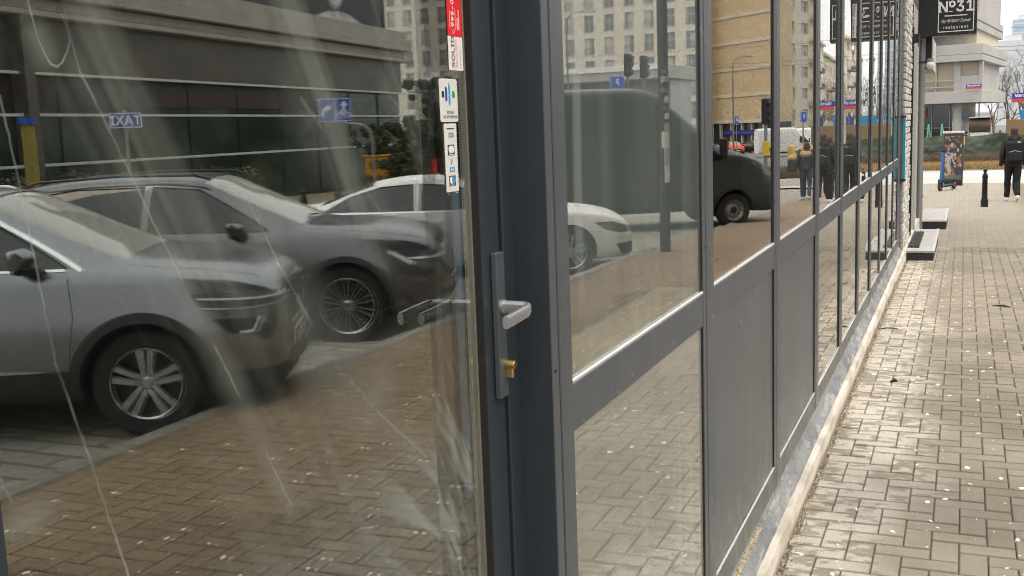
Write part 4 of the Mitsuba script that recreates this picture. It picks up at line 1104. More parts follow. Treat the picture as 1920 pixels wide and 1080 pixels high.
def dark_suv(key, M):
    st = [(-3.82, .66, .66, .46, .62, .98, .50, 1.04, 1.08), (-3.78, .80, .66, .36, .76, 1.04, .58, 1.14, 1.18), (-3.66, .90, .66, .29, .85, 1.12, .60, 1.30, 1.34), (-3.35, .94, .66, .26, .895, 1.15, .60, 1.47, 1.53),
          (-3.0, .95, .66, .24, .90, 1.14, .61, 1.54, 1.605), (-2.2, .95, .66, .23, .905, 1.12, .625, 1.585, 1.655), (-1.6, .95, .66, .23, .905, 1.10, .63, 1.59, 1.66), (-1.2, .95, .66, .23, .905, 1.09, .62, 1.56, 1.635),
          (-.85, .95, .66, .23, .905, 1.08, .615, 1.43, 1.495), (-.4, .95, .66, .23, .905, 1.075, .65, 1.235, 1.285), (-.10, .95, .66, .23, .903, 1.065, .69, 1.12, 1.15), (.2, .95, .66, .23, .895, 1.04, .70, 1.095, 1.13),
          (.5, .94, .66, .23, .865, .99, .68, 1.05, 1.085), (.70, .90, .64, .24, .80, .93, .64, .995, 1.025), (.82, .83, .6, .26, .72, .86, .58, .925, .95), (.875, .72, .56, .29, .62, .78, .48, .83, .85), (.90, .58, .54, .33, .50, .70, .40, .74, .75)]
    sx = lambda x: float(np.interp(x, [-4, -3.2, -2.4, -.1, .35, 2], [-4, -3.2, -2.62, -.36, .30, 2]))
    st = [(sx(r[0]),) + r[1:] for r in st]; S = lambda p: [(sx(q[0]),) + tuple(q[1:]) for q in p]
    R = .375
    wf = S([(-.45, 1.115), (-1.16, 1.51), (-1.62, 1.55), (-1.63, 1.13)])
    wr = S([(-1.70, 1.135), (-1.70, 1.552), (-2.4, 1.548), (-3.0, 1.49), (-3.3, 1.36), (-3.34, 1.24), (-2.7, 1.165)])
    lamp = side([(.36, .90), (.60, .905), (.92, .87), (.92, .74), (.66, .735), (.52, .80)], .3)
    gr = nose([(-.45, .84), (.45, .84), (.43, .60), (.30, .54), (-.30, .54), (-.43, .60)], .6, 1.2)
    low = nose([(-.6, .46), (.6, .46), (.55, .33), (-.55, .33)], .5, 1.2)
    lines = [[(-.74, 1.08), (-.66, .85), (-.58, .6), (-.56, .32)], [(-1.90, 1.1), (-1.90, .48), (-1.84, .32)], [(-2.66, .85), (-2.66, 1.14)]]
    trim = [(side(poly_line(S([(-.46, 1.108), (-1.65, 1.122), (-2.8, 1.16)]), .014)), .004, 'm_black_gloss', 'window_trim'),
            (side(poly_line([(.60, .81), (.93, .80)], .02), .3), .006, 'm_lamp_white', 'light_blade'),
            (side(poly_line([(.42, .885), (.64, .76)], .03), .3), .004, 'm_lamp_white', 'light_blade'),
            (side(poly_line([(.62, .345), (.95, .40)], .02), .3), .014, 'm_chrome', 'bumper_blade'),
            (nose([(-.48, .87), (.48, .87), (.46, .845), (-.46, .845)], .6, 1.2), .012, 'm_chrome', 'grille_surround')]
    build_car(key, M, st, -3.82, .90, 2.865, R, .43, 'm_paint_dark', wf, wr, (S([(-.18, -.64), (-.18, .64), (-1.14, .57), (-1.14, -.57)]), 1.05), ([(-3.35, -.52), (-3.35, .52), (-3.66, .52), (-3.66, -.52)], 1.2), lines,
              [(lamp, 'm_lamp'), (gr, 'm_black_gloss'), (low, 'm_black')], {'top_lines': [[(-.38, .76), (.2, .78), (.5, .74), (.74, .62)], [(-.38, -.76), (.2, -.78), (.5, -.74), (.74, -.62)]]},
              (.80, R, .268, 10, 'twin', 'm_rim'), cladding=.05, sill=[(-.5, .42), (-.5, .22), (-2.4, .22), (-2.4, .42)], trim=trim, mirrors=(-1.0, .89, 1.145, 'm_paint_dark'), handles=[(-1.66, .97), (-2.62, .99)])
    for s in (1, -1): put(key, 'roof_rail', ply(tube([(-1.3, s * .62, 1.60), (-1.45, s * .63, 1.645), (-2.2, s * .63, 1.66), (-3.0, s * .62, 1.625), (-3.15, s * .61, 1.57)], .014, 10), 'm_black_gloss', smooth=50, to_world=M))
    plate(key, M, .898, .5, 'WI 7730C')
    put(key, 'wiper', ply(cat([tube([(-.36, .58, 1.14), (-.48, .1, 1.20), (-.44, -.1, 1.185)], .009, 6)]), 'm_black', to_world=M))
    put(key, 'parking_ticket', ply(bx(-.66, -.655, .36, .46, 1.225, 1.26), 'm_white', to_world=M))


def white_sedan(key, M):
    st = [(-4.00, .62, .55, .40, .58, .86, .46, .95, .985), (-3.96, .78, .56, .32, .73, .93, .56, 1.01, 1.04), (-3.85, .86, .58, .26, .81, .965, .62, 1.025, 1.05), (-3.5, .915, .6, .22, .86, .975, .64, 1.04, 1.07),
          (-3.25, .925, .6, .2, .875, .975, .62, 1.09, 1.13), (-2.85, .93, .6, .19, .88, .97, .58, 1.235, 1.29), (-2.45, .93, .6, .19, .882, .965, .565, 1.34, 1.40), (-1.95, .93, .6, .19, .884, .955, .57, 1.385, 1.45), (-1.55, .93, .6, .19, .885, .945, .57, 1.37, 1.435),
          (-1.2, .93, .6, .19, .885, .94, .58, 1.29, 1.345), (-.75, .93, .6, .19, .885, .93, .61, 1.115, 1.16), (-.40, .93, .6, .19, .882, .915, .66, .96, .995), (-.1, .93, .6, .19, .875, .895, .66, .93, .965),
          (.3, .92, .6, .19, .855, .85, .64, .89, .925), (.6, .885, .57, .2, .80, .79, .60, .835, .865), (.78, .82, .52, .21, .72, .72, .54, .765, .79), (.88, .72, .48, .23, .62, .64, .46, .68, .695), (.93, .58, .44, .26, .48, .55, .38, .575, .58)]
    R = .335
    wf = [(-.72, .975), (-1.42, 1.315), (-1.9, 1.35), (-1.92, .985)]
    wr = [(-1.98, .987), (-1.98, 1.352), (-2.45, 1.325), (-2.9, 1.20), (-3.20, 1.04), (-3.24, 1.005)]
    lamp = side([(.34, .735), (.62, .735), (.86, .65), (.90, .58), (.72, .575), (.50, .63)], .3)
    gr = nose([(-.45, .62), (.45, .62), (.38, .30), (-.38, .30)], .6, 1.2)
    low = side([(.66, .42), (.96, .44), (.96, .29), (.74, .27)], .35)
    lines = [[(-.70, .93), (-.66, .7), (-.72, .4), (-.72, .25)], [(-1.95, .96), (-1.95, .4), (-1.9, .25)], [(-2.95, .7), (-2.8, .97)], [(.40, .63), (.36, .52)]]
    trim = [(side(poly_line([(-.70, .958), (-1.95, .972), (-3.26, .99)], .016)), .005, 'm_chrome', 'window_trim')]
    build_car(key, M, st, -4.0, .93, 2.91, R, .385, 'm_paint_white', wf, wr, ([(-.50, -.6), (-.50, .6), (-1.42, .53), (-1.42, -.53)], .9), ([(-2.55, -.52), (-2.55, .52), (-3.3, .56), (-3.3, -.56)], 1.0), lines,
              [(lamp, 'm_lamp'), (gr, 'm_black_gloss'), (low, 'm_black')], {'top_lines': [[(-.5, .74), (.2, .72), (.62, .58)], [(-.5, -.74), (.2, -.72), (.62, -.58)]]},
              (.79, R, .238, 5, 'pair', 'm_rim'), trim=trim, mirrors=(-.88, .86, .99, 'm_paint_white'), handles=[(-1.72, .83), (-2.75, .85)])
    for q in np.linspace(.33, .6, 7): put(key, 'grille_slat', ply(bx(.89, .935, -.36, .36, q - .004, q + .004), 'm_chrome', to_world=M))
    plate(key, M, .93, .42, 'WE 520LT')


def van_stations(dz=0):
    return [(-5.28, .96, .9, .42, .95, 1.5, .86, 2.62, 2.72), (-5.2, 1.01, .9, .40, 1.0, 1.5, .91, 2.72, 2.82), (-3, 1.02, .9, .38, 1.01, 1.5, .925, 2.75, 2.85), (-2.0, 1.02, .9, .36, 1.01, 1.5, .92, 2.74, 2.84), (-1.62, 1.02, .9, .36, 1.01, 1.5, .90, 2.66, 2.76),
            (-1.2, 1.02, .9, .36, 1.01, 1.5, .87, 2.36, 2.44), (-.75, 1.02, .9, .35, 1.005, 1.47, .83, 2.00, 2.07), (-.35, 1.02, .88, .34, 1.0, 1.42, .80, 1.68, 1.74), (-.02, 1.02, .86, .33, .99, 1.42, .78, 1.54, 1.59), (.25, 1.01, .84, .32, .98, 1.38, .80, 1.46, 1.50), (.55, 1.0, .80, .31, .95, 1.28, .78, 1.35, 1.385),
            (.75, .97, .76, .30, .90, 1.15, .72, 1.20, 1.23), (.88, .92, .72, .30, .84, 1.0, .66, 1.03, 1.05), (.95, .82, .66, .31, .74, .84, .58, .86, .87), (.98, .70, .6, .34, .62, .72, .48, .74, .75)]


def van(key, M, paint, lamps=True):
    R = .345
    wf = [(-.24, 1.34), (-.44, 1.62), (-.72, 1.88), (-1.2, 1.98), (-1.22, 1.33)]
    lamp = side([(.36, 1.30), (.66, 1.22), (.84, 1.06), (.80, .98), (.62, 1.06)], .35)
    bum = side([(.45, .62), (1.0, .60), (1.0, .28), (.50, .30)], .2)
    lines = [[(-.28, 1.32), (-.32, .9), (-.45, .5)], [(-1.3, 2.1), (-1.3, .45)], [(-2.6, 2.1), (-2.6, .45)], [(-2.6, 1.02), (-5.1, 1.02)], [(-1.4, 2.15), (-5.1, 2.15)], [(-1.4, 1.32), (-5.1, 1.32)]]
    trim = [(side([(-.5, .5), (-.5, .36), (-3.6, .38), (-3.6, .5)]), .012, 'm_cladding', 'side_moulding'), (side(sbox(.52, .30, 1.0, .60), .2), .02, 'm_cladding', 'bumper')]
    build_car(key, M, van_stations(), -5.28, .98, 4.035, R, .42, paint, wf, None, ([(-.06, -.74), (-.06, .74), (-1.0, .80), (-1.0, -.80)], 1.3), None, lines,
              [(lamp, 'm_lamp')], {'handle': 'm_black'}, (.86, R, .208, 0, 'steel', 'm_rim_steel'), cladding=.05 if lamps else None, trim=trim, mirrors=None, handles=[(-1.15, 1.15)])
    for s in (1, -1):
        hous = m3.Manifold.batch_hull([m3.Manifold.sphere(.05, 16).translate((-.30 + dx, s * (1.04 + dy), 1.45 + dz)) for dx, dy, dz in ((0, .03, 0), (0, .17, 0), (0, .03, .30), (0, .17, .30), (.05, .08, .02), (.05, .12, .26))])
        k = put(key, 'door_mirror', ply(to_tm(hous), 'm_black', smooth=50, to_world=M)); scene[k + '__indicator'] = ply(bx(-.26, -.235, s * 1.10 - .03, s * 1.10 + .06, 1.52, 1.66, .006), 'm_lightgrey', to_world=M)
    plate(key, M, .98, .5, 'WB 61GH')


k = thing('parked_suv', 'steel grey sport utility car parked nearest in the reflection, five double spoke wheels', 'car', None); SUV1 = k
grey_suv(k, place(3.61, 5.89, 63, -.205))
k = thing('parked_suv', 'dark charcoal sport utility car with thin spoked wheels, second in the reflected row', 'car')
dark_suv(k, place(4.10, 9.27, 69, -.31))
k = thing('parked_sedan', 'white saloon car parked third in the reflected row beside the dark van', 'car')
white_sedan(k, place(4.05, 14.6, 64, -.40))
k = thing('parked_van', 'tall dark panel van parked at the end of the reflected row', 'van')
van(k, place(3.40, 22.0, 55, -.455), 'm_paint_van')


# ------------------------------------------------------------------ street furniture and people
def person_parts(key, M, pose, jacket, trousers, hair='m_hair', shoe='m_white', hood=False, height=1.76, cap=None):
    """walking figure facing +y, feet near z = 0; pose: dict of joints"""
    s = height / 1.76
    J = {k: np.array(v, float) * s for k, v in pose.items()}
    sp = lambda p, r: m3.Manifold.sphere(r * s, 20).translate(p.tolist())

    def bone(a, b, ra, rb): return m3.Manifold.batch_hull([sp(a, ra), sp(b, rb)])

    def smooth(m, l=.03, it=8):
        t = to_tm(m.refine_to_length(l)); t.merge_vertices(); trimesh.smoothing.filter_taubin(t, iterations=it); return t
    hd, nk, ch, pv = J['head'], J['neck'], J['chest'], J['pelvis']
    body = bone(nk, hd - [0, 0, .05 * s], .052, .055)
    skull = m3.Manifold.batch_hull([sp(hd + np.array(o) * s, r) for o, r in (((0, -.02, .03), .088), ((0, .03, .03), .078), ((0, .055, -.05), .05), ((0, .05, -.09), .035), ((.05, 0, -.02), .035), ((-.05, 0, -.02), .035))])
    nose_ = m3.Manifold.batch_hull([sp(hd + np.array(o) * s, r) for o, r in (((0, .10, .0), .009), ((0, .118, -.03), .013), ((0, .09, -.035), .018))])
    ears = [m3.Manifold.batch_hull([sp(hd + np.array(o) * s, .012) for o in ((sx * .085, 0, .02), (sx * .092, -.015, .0), (sx * .082, 0, -.03))]) for sx in (-1, 1)]
    body = body + skull + nose_ + ears[0] + ears[1] + m3.Manifold.batch_hull([sp(ch, .10), sp(ch + np.array([0, 0, -.2]) * s, .1), sp(nk - [0, 0, .04 * s], .055)])
    for sd in ('l', 'r'):
        sgn = -1 if sd == 'l' else 1
        sh, el, wr = J['sh' + sd], J['el' + sd], J['wr' + sd]
        body = body + bone(ch, sh, .07, .05) + bone(sh, el, .046, .038) + bone(el, wr, .037, .026)
        d = wr - el; d /= np.linalg.norm(d); side_ = np.array([0, 1.0, 0]); side_ -= d * (side_ @ d); side_ /= np.linalg.norm(side_); fw_ = np.cross(d, side_)
        palm = wr + d * .05 * s
        body = body + m3.Manifold.batch_hull([sp(wr, .024), sp(palm + side_ * .025 * s, .016), sp(palm - side_ * .025 * s, .016)])
        for q, ln in ((-.03, .062), (-.01, .075), (.011, .07), (.03, .055)):
            a = palm + side_ * q * s; b = a + d * ln * .55 * s; c = b + (d * .7 - fw_ * .5 * sgn) * ln * .45 * s
            body = body + bone(a, b, .0105, .0095) + bone(b, c, .0095, .008)
        body = body + bone(wr + d * .02 * s + side_ * .02 * s, palm + side_ * .045 * s - fw_ * .02 * s, .012, .01)
        hp, kn, an = J['hp' + sd], J['kn' + sd], J['an' + sd]
        body = body + bone(pv, hp, .10, .08) + bone(hp, kn, .075, .052) + bone(kn, an, .05, .036)
    body = body + bone(ch + np.array([0, 0, -.2]) * s, pv, .1, .11)
    put(key, 'body', ply(smooth(body, .025, 6), 'm_skin', smooth=True, to_world=M))
    hairm = m3.Manifold.batch_hull([sp(hd + np.array(o) * s, r) for o, r in (((0, -.03, .045), .092), ((0, .02, .06), .08), ((0, -.05, -.02), .075), ((.03, -.05, -.04), .05), ((-.03, -.05, -.04), .05))]) - m3.Manifold.batch_hull([sp(hd + np.array(o) * s, r) for o, r in (((0, .14, -.02), .07), ((0, .12, -.12), .09))])
    put(key, 'hair', ply(smooth(hairm, .03, 3), hair, smooth=True, to_world=M))
    # jacket
    jk = m3.Manifold.batch_hull([sp(ch + np.array(o) * s, r) for o, r in (((-.12, 0, .04), .10), ((.12, 0, .04), .10), ((0, .03, -.02), .13), ((0, -.03, -.02), .13))])
    low = pv + np.array([0, 0, .0]) * s
    jk = jk + m3.Manifold.batch_hull([sp(ch + np.array((-.10, 0, 0)) * s, .12), sp(ch + np.array((.10, 0, 0)) * s, .12), sp(low + np.array((-.09, 0, -.03)) * s, .115), sp(low + np.array((.09, 0, -.03)) * s, .115)])
    jk = jk + m3.Manifold.batch_hull([sp(ch + np.array((-.09, 0, .09)) * s, .08), sp(ch + np.array((.09, 0, .09)) * s, .08), sp(nk - np.array([0, .0, .02]) * s, .075)])
    for sd in ('l', 'r'):
        sh, el, wr = J['sh' + sd], J['el' + sd], J['wr' + sd]
        jk = jk + bone(ch + (sh - ch) * .6, sh, .1, .08) + bone(sh, el, .08, .066) + bone(el, wr, .066, .046)
    if hood: jk = jk + m3.Manifold.batch_hull([sp(nk + np.array(o) * s, r) for o, r in (((-.08, -.07, .03), .06), ((.08, -.07, .03), .06), ((0, -.11, -.03), .07), ((0, -.06, .06), .06))])
    jm = smooth(jk, .03, 6)
    jm.vertices += jm.vertex_normals * ((meshkit.fbm(jm.vertices * [9, 9, 6], 3, 4) - .5) * .03)[:, None]
    put(key, 'jacket', ply(jm, jacket, smooth=True, to_world=M))
    tr = m3.Manifold()
    for sd in ('l', 'r'):
        hp, kn, an = J['hp' + sd], J['kn' + sd], J['an' + sd]
        tr = tr + bone(pv, hp, .125, .10) + bone(hp, kn, .098, .076) + bone(kn, an + (kn - an) * .1, .074, .062)
    tm_ = smooth(tr, .03, 6); tm_.vertices += tm_.vertex_normals * ((meshkit.fbm(tm_.vertices * [10, 10, 7], 3, 8) - .5) * .025)[:, None]
    put(key, 'trousers', ply(tm_, trousers, smooth=True, to_world=M))
    for sd in ('l', 'r'):
        an = J['an' + sd]; f = np.array(pose.get('toe' + sd, (0, 1, -.1)), float); f /= np.linalg.norm(f)
        sh_ = m3.Manifold.batch_hull([sp(an + np.array([0, 0, -.015]) * s, .045), sp(an - f * .045 * s + np.array([0, 0, -.05]) * s, .034), sp(an + f * .09 * s + np.array([0, 0, -.052]) * s, .036), sp(an + f * .15 * s + np.array([0, 0, -.056]) * s, .028)])
        put(key, 'shoe', ply(smooth(sh_, .025, 3), shoe, smooth=True, to_world=M))


mat('m_skin', (0.48, 0.28, 0.2), 0.6)
mat('m_hair', (0.05, 0.028, 0.018), 0.6)
mat('m_cloth_black', (0.012, 0.012, 0.014), 0.85)
mat('m_cloth_brown', (0.07, 0.042, 0.03), 0.85)
mat('m_cloth_jacket', (0.030, 0.022, 0.019), 0.85)
mat('m_cloth_dark', (0.02, 0.022, 0.026), 0.85)
mat('m_cloth_green', (0.035, 0.05, 0.045), 0.85)
mat('m_cloth_grey', (0.09, 0.085, 0.08), 0.85)
mat('m_denim', (0.045, 0.06, 0.095), 0.85)
mat('m_fur', proc(lambda p, n, uv: mix((0.34, 0.235, 0.12), (0.52, 0.39, 0.23), noise(p.x * 40, p.y * 40, p.z * 40))), 0.9)
WALK = {'head': (0, .02, 1.62), 'neck': (0, 0, 1.47), 'chest': (0, 0, 1.30), 'pelvis': (0, 0, .95), 'shl': (-.19, 0, 1.40), 'shr': (.19, 0, 1.40), 'ell': (-.25, -.06, 1.12), 'elr': (.25, .03, 1.12), 'wrl': (-.26, .02, .88), 'wrr': (.26, .13, .89),
        'hpl': (-.09, 0, .90), 'hpr': (.09, 0, .90), 'knl': (-.10, .12, .50), 'knr': (.09, -.02, .49), 'anl': (-.10, .15, .095), 'anr': (.085, -.26, .15), 'toel': (0, 1, .05), 'toer': (0, 1, -.45)}
POCKET = dict(WALK, ell=(-.27, -.13, 1.14), wrl=(-.20, .06, .98), elr=(.27, -.13, 1.14), wrr=(.20, .06, .98), hpr=(.09, 0, .9), knr=(.09, .10, .5), anr=(.09, .12, .095), anl=(-.09, -.20, .13), knl=(-.095, .0, .49), toel=(0, 1, -.35), toer=(0, 1, .05))
k = thing('person', 'person in brown jacket and white trainers walking away with a black backpack', 'person'); PA = (1.10, 28.4)
MP = T().translate([PA[0], PA[1], float(gz(*PA))]).rotate([0, 0, 1], 4)
person_parts(k, MP, WALK, 'm_cloth_jacket', 'm_cloth_black', hood=True, height=1.80)
b = thing('backpack', 'black backpack on the back of the person walking away', 'backpack')
bm = m3.Manifold.batch_hull([m3.Manifold.sphere(.05, 16).translate((x, y, z)) for x in (-.13, .13) for y, z in ((-.16, 1.00), (-.25, 1.02), (-.15, 1.42), (-.21, 1.38))])
put(b, 'main_bag', ply(to_tm(bm), 'm_cloth_black', smooth=50, to_world=MP))
put(b, 'front_pocket', ply(to_tm(m3.Manifold.batch_hull([m3.Manifold.sphere(.03, 12).translate((x, -.275, z)) for x in (-.11, .11) for z in (1.02, 1.18)])), 'm_cloth_dark', smooth=50, to_world=MP))
put(b, 'pocket_zip', ply(tube([(-.13, -.30, 1.20), (0, -.312, 1.235), (.13, -.30, 1.20)], .007, 6), 'm_lightgrey', to_world=MP))
for s in (-1, 1): put(b, 'strap', ply(tube([(s * .09, -.17, 1.42), (s * .11, -.06, 1.53), (s * .12, .09, 1.47), (s * .125, .14, 1.3), (s * .13, .05, 1.1)], .018, 8), 'm_cloth_black', smooth=50, to_world=MP))
put(b, 'white_patch', ply(bx(.06, .12, -.235, -.228, 1.41, 1.45), 'm_white', to_world=MP))
k = thing('person', 'person in dark grey clothes walking ahead of the one with the backpack', 'person')
person_parts(k, T().translate([1.20, 31.6, float(gz(1.2, 31.6))]).rotate([0, 0, 1], 0), POCKET, 'm_cloth_dark', 'm_cloth_black', shoe='m_cloth_grey', height=1.74)
k = thing('person', 'person in a dark green coat and jeans, seen only in the reflection', 'person'); PC = (2.62, 30.3)
MC = T().translate([PC[0], PC[1], float(gz(*PC))]).rotate([0, 0, 1], -3)
person_parts(k, MC, dict(POCKET, head=(0, .16, 1.55), neck=(0, .09, 1.43), chest=(0, .05, 1.28)), 'm_cloth_green', 'm_denim', shoe='m_lightgrey', height=1.68)
k = thing('fur_hood', 'thick tan fur collar round the head of the person in the green coat', 'hood')
tor = trimesh.creation.torus(.17, .085, major_sections=36, minor_sections=16); tor.apply_transform(trimesh.transformations.concatenate_matrices(mv(0, .09, 1.36), rot(35, (1, 0, 0))))
tor.vertices += tor.vertex_normals * ((meshkit.fbm(tor.vertices * 22, 3, 2) - .4) * .06)[:, None]
put(k, 'collar', ply(tor, 'm_fur', smooth=True, to_world=MC))
k = thing('shoulder_bag', 'dark bag with tan fur trim carried by the person in the green coat', 'bag')
put(k, 'bag', ply(to_tm(m3.Manifold.batch_hull([m3.Manifold.sphere(.06, 14).translate((x, y, z)) for x in (.32, .46) for y in (-.14, .12) for z in (.86, 1.08)])), 'm_cloth_green', smooth=50, to_world=MC))
q = trimesh.creation.icosphere(3, 1); q.apply_scale((.15, .2, .10)); q.vertices += q.vertex_normals * ((meshkit.fbm(q.vertices * 22, 3, 5) - .4) * .05)[:, None]; q.apply_translation((.40, -.01, 1.17))
put(k, 'fur_trim', ply(q, 'm_fur', smooth=True, to_world=MC))


def bollard(x, y, label, group=None, h=.92, m='m_black_gloss', z=None, yellow=False, cat_='bollard', name='bollard'):
    k = thing(name, label, cat_, group); z = float(gz(x, y)) if z is None else z
    s = h / .92; M = T().translate([x, y, z]).scale([s, s, s])
    if yellow:
        put(k, 'post', ply(lathe([(0, 0), (.07, 0), (.07, .70), (0, .70)], 16), 'm_brown_post', smooth=40, to_world=M))
        put(k, 'yellow_top', ply(lathe([(0, .70), (.072, .70), (.072, .90), (.05, .95), (0, .96)], 16), 'm_yellow', smooth=40, to_world=M)); return k
    put(k, 'base', ply(lathe([(0, -.05), (.085, -.05), (.085, .17), (.078, .185), (0, .185)], 24), m, smooth=40, to_world=M))
    put(k, 'shaft', ply(lathe([(0, .18), (.068, .185), (.06, .68), (.066, .69), (.066, .74), (.055, .76), (.05, .80), (0, .80)], 24), m, smooth=40, to_world=M))
    put(k, 'ball', ply(xf(lathe([(0, -.06), (.03, -.055), (.028, -.03), (.048, -.005), (.05, .02), (.035, .05), (0, .06)], 24), mv(0, 0, .86)), m, smooth=50, to_world=M))
    return k


mat('m_brown_post', (0.12, 0.085, 0.06), 0.7)
bollard(.445, 26.0, 'black cast bollard with a ball top standing alone on the pavement', h=.86)
for i, (x, y, z, l) in enumerate([(9.02, 14.6, -.2, 'first'), (9.60, 16.4, -.23, 'second'), (10.45, 18.9, -.3, 'third')]):
    bollard(x, y, l + ' black bollard from the left on the square behind the white car', 'bollards along the square', z=z, h=.95, m='m_black')
for i, (x, y) in enumerate([(-2.35, 52.9), (-.1, 53.3), (5.25, 45.2), (5.4, 46.6), (5.05, 43.9)]):
    lab = ['dark post with a yellow top left of the poster stand', 'tall yellow post right of the poster stand'][i] if i < 2 else ['middle', 'right hand', 'left hand'][i - 2] + ' brown post with a yellow top beside the dead planting'
    bollard(x, y, lab, None if i < 2 else 'posts beside the dead planting', h=1.35 if i != 1 else 1.5, z=float(g(y)) - .05, yellow=True, name='marker_post', cat_='post')

# electric scooter
k = thing('electric_scooter', 'blue electric kick scooter parked beside the poster stand', 'scooter'); MS = T().translate([-.62, 33.5, float(gz(-.5, 33.5))]).rotate([0, 0, 1], 158)
put(k, 'deck', ply(bx(-.07, .07, -.95, -.18, .10, .17, .02), 'm_black', to_world=MS))
put(k, 'stem', ply(tube([(0, -.02, .25), (0, -.16, 1.12)], [.045, .036], 14), 'm_scooter_blue', smooth=40, to_world=MS))
put(k, 'neck', ply(tube([(0, -.2, .14), (0, -.10, .22), (0, -.03, .32)], .05, 12), 'm_scooter_cyan', smooth=40, to_world=MS))
put(k, 'handlebar', ply(tube([(-.27, -.20, 1.16), (-.1, -.165, 1.17), (.1, -.165, 1.17), (.27, -.20, 1.16)], .018, 10), 'm_black', smooth=40, to_world=MS))
put(k, 'display', ply(bx(-.05, .05, -.20, -.12, 1.13, 1.22, .015), 'm_black', to_world=MS))
put(k, 'fork', ply(cat([bx(.045, .06, -.06, .03, .1, .34, .005), bx(-.06, -.045, -.06, .03, .1, .34, .005)]), 'm_black', to_world=MS))
for y in (.0, -.98):
    tw = trimesh.creation.torus(.105, .032, major_sections=28, minor_sections=12); tw.apply_transform(rot(90, (0, 1, 0))); tw.apply_translation((0, y, .135))
    kk = put(k, 'wheel', ply(tw, 'm_tyre', smooth=True, to_world=MS)); scene[kk + '__hub'] = ply(xf(trimesh.creation.cylinder(.085, .05, sections=24), mv(0, y, .135) @ rot(90, (0, 1, 0))), 'm_scooter_hub', smooth=40, to_world=MS)
put(k, 'mudguard', ply(bx(-.05, .05, -1.1, -.85, .27, .29, .005), 'm_black', to_world=MS))
put(k, 'kickstand', ply(tube([(-.08, -.5, .1), (-.16, -.52, .0)], .01, 6), 'm_black', to_world=MS))
mat('m_scooter_blue', (0.02, 0.10, 0.36), 0.35, coat=.6)
mat('m_scooter_cyan', (0.03, 0.32, 0.66), 0.35, coat=.6)
mat('m_scooter_hub', (0.5, 0.05, 0.06), 0.4)

# poster stand
k = thing('poster_stand', 'dark upright poster stand with a colourful worn poster beside the blue scooter', 'poster stand'); MPS = T().translate([-.32, 36.9, float(gz(0, 36.9))])
put(k, 'base', ply(bx(-.30, .30, -.1, .1, 0, .14, .01), 'm_black', to_world=MPS))
put(k, 'case', ply(bx(-.30, .30, -.085, .085, .14, 1.66, .02), 'm_stand', to_world=MPS))
put(k, 'roof_cap', ply(bx(-.33, .33, -.11, .11, 1.66, 1.73, .015), 'm_concrete', to_world=MPS))
mat('m_stand', (0.05, 0.055, 0.05), 0.5)


def poster_col(p, n, uv):
    u, w = p.x * 6.5, p.z * 5.2
    a = fbm(u + 3, w * 1.3, 1, 4); b = fbm(u * 1.7 + 9, w * 1.2, 2, 3); c = fbm(u * 2.6, w * 2.2 + 4, 5, 2)
    col = mix((0.05, 0.05, 0.045), (0.26, 0.14, 0.08), smoothstep(.5, .6, a))
    col = mix(col, (0.42, 0.36, 0.33), smoothstep(.56, .62, b)); col = mix(col, (0.05, 0.06, 0.16), smoothstep(.62, .68, c) * .8)
    return mix(col, (0.1, 0.14, 0.11), smoothstep(.38, .3, p.z + .66 - .0) * .9)


mat('m_poster', proc(poster_col), 0.4)
put(k, 'poster', ply(bx(-.245, .245, -.0885, -.0855, .22, 1.58), 'm_poster', to_world=MPS))

# site fence with green tarpaulin
mat('m_tarp', proc(lambda p, n, uv: mix((0.055, 0.075, 0.055), (0.12, 0.145, 0.105), fbm(p.x * .8, p.z * 1.6, p.y, 3))), 0.6)


def tarp(x0, x1, y, h, seed):
    X, Z = np.meshgrid(np.linspace(x0, x1, 70), np.linspace(0, 1, 26), indexing='ij')
    sag = -.16 * np.abs(np.sin((X - x0) / 2.4 * np.pi)) ** .7
    f = meshkit.fbm(np.stack([X * .9 + Z * 1.2, Z * 1.8 - X * .5, 0 * X + seed], -1), 4, seed)
    Y = y - .12 - .38 * (f - .5) - .22 * np.abs(((X * .42 + Z * .8 + seed * .37) % 1) - .5)
    zz = g(y) + Z * (h + sag)
    n, m = X.shape; i, j = np.meshgrid(np.arange(n - 1), np.arange(m - 1), indexing='ij'); a = (i * m + j).ravel()
    return np.stack([X, Y, zz], -1).reshape(-1, 3), np.stack([a, a + m, a + m + 1, a + 1], 1)


k = thing('site_fence', 'low site fence hung with creased dark green tarpaulin in front of the corner building', 'fence')
for i, (x0, x1) in enumerate([(-10.4, -5.6), (-5.6, -.8), (-.8, 4.0)]): put(k, 'tarpaulin', ply(tarp(x0, x1, 57.5, 1.62, i + 2), 'm_tarp', smooth=True))
for x in np.arange(-10.4, 4.2, 2.4): put(k, 'fence_post', ply(bx(x - .04, x + .04, 57.5, 57.58, float(g(57.5)) - .2, float(g(57.5)) + 1.7), 'm_brown_post'))


# green barriers behind the fence
for i, x in enumerate([-3.35, -2.55, -1.9, -1.25]):
    kk = thing('green_barrier', ['leftmost', 'second', 'third', 'rightmost'][i] + ' of the four pale green frames leaning behind the tarpaulin fence', 'barrier', 'green frames behind the fence'); zb = float(g(60))
    put(kk, 'frame', ply(cat([tube([(x, 60, zb), (x + .16, 60, zb + 2.12)], .045, 8), tube([(x + .45, 60, zb), (x + .16, 60, zb + 2.12)], .03, 8)]), 'm_mint'))
mat('m_mint', (0.15, 0.42, 0.28), 0.5)


# ------------------------------------------------------------------ signs and poles
def pole(key, x, y, z0, z1, r0, r1, m, name='pole', lean=(0, 0)):
    return put(key, name, ply(tube([(x, y, z0), (x + lean[0] * .5, y + lean[1] * .5, (z0 + z1) / 2), (x + lean[0], y + lean[1], z1)], [r0, (r0 + r1) / 2, r1], 18), m, smooth=50))


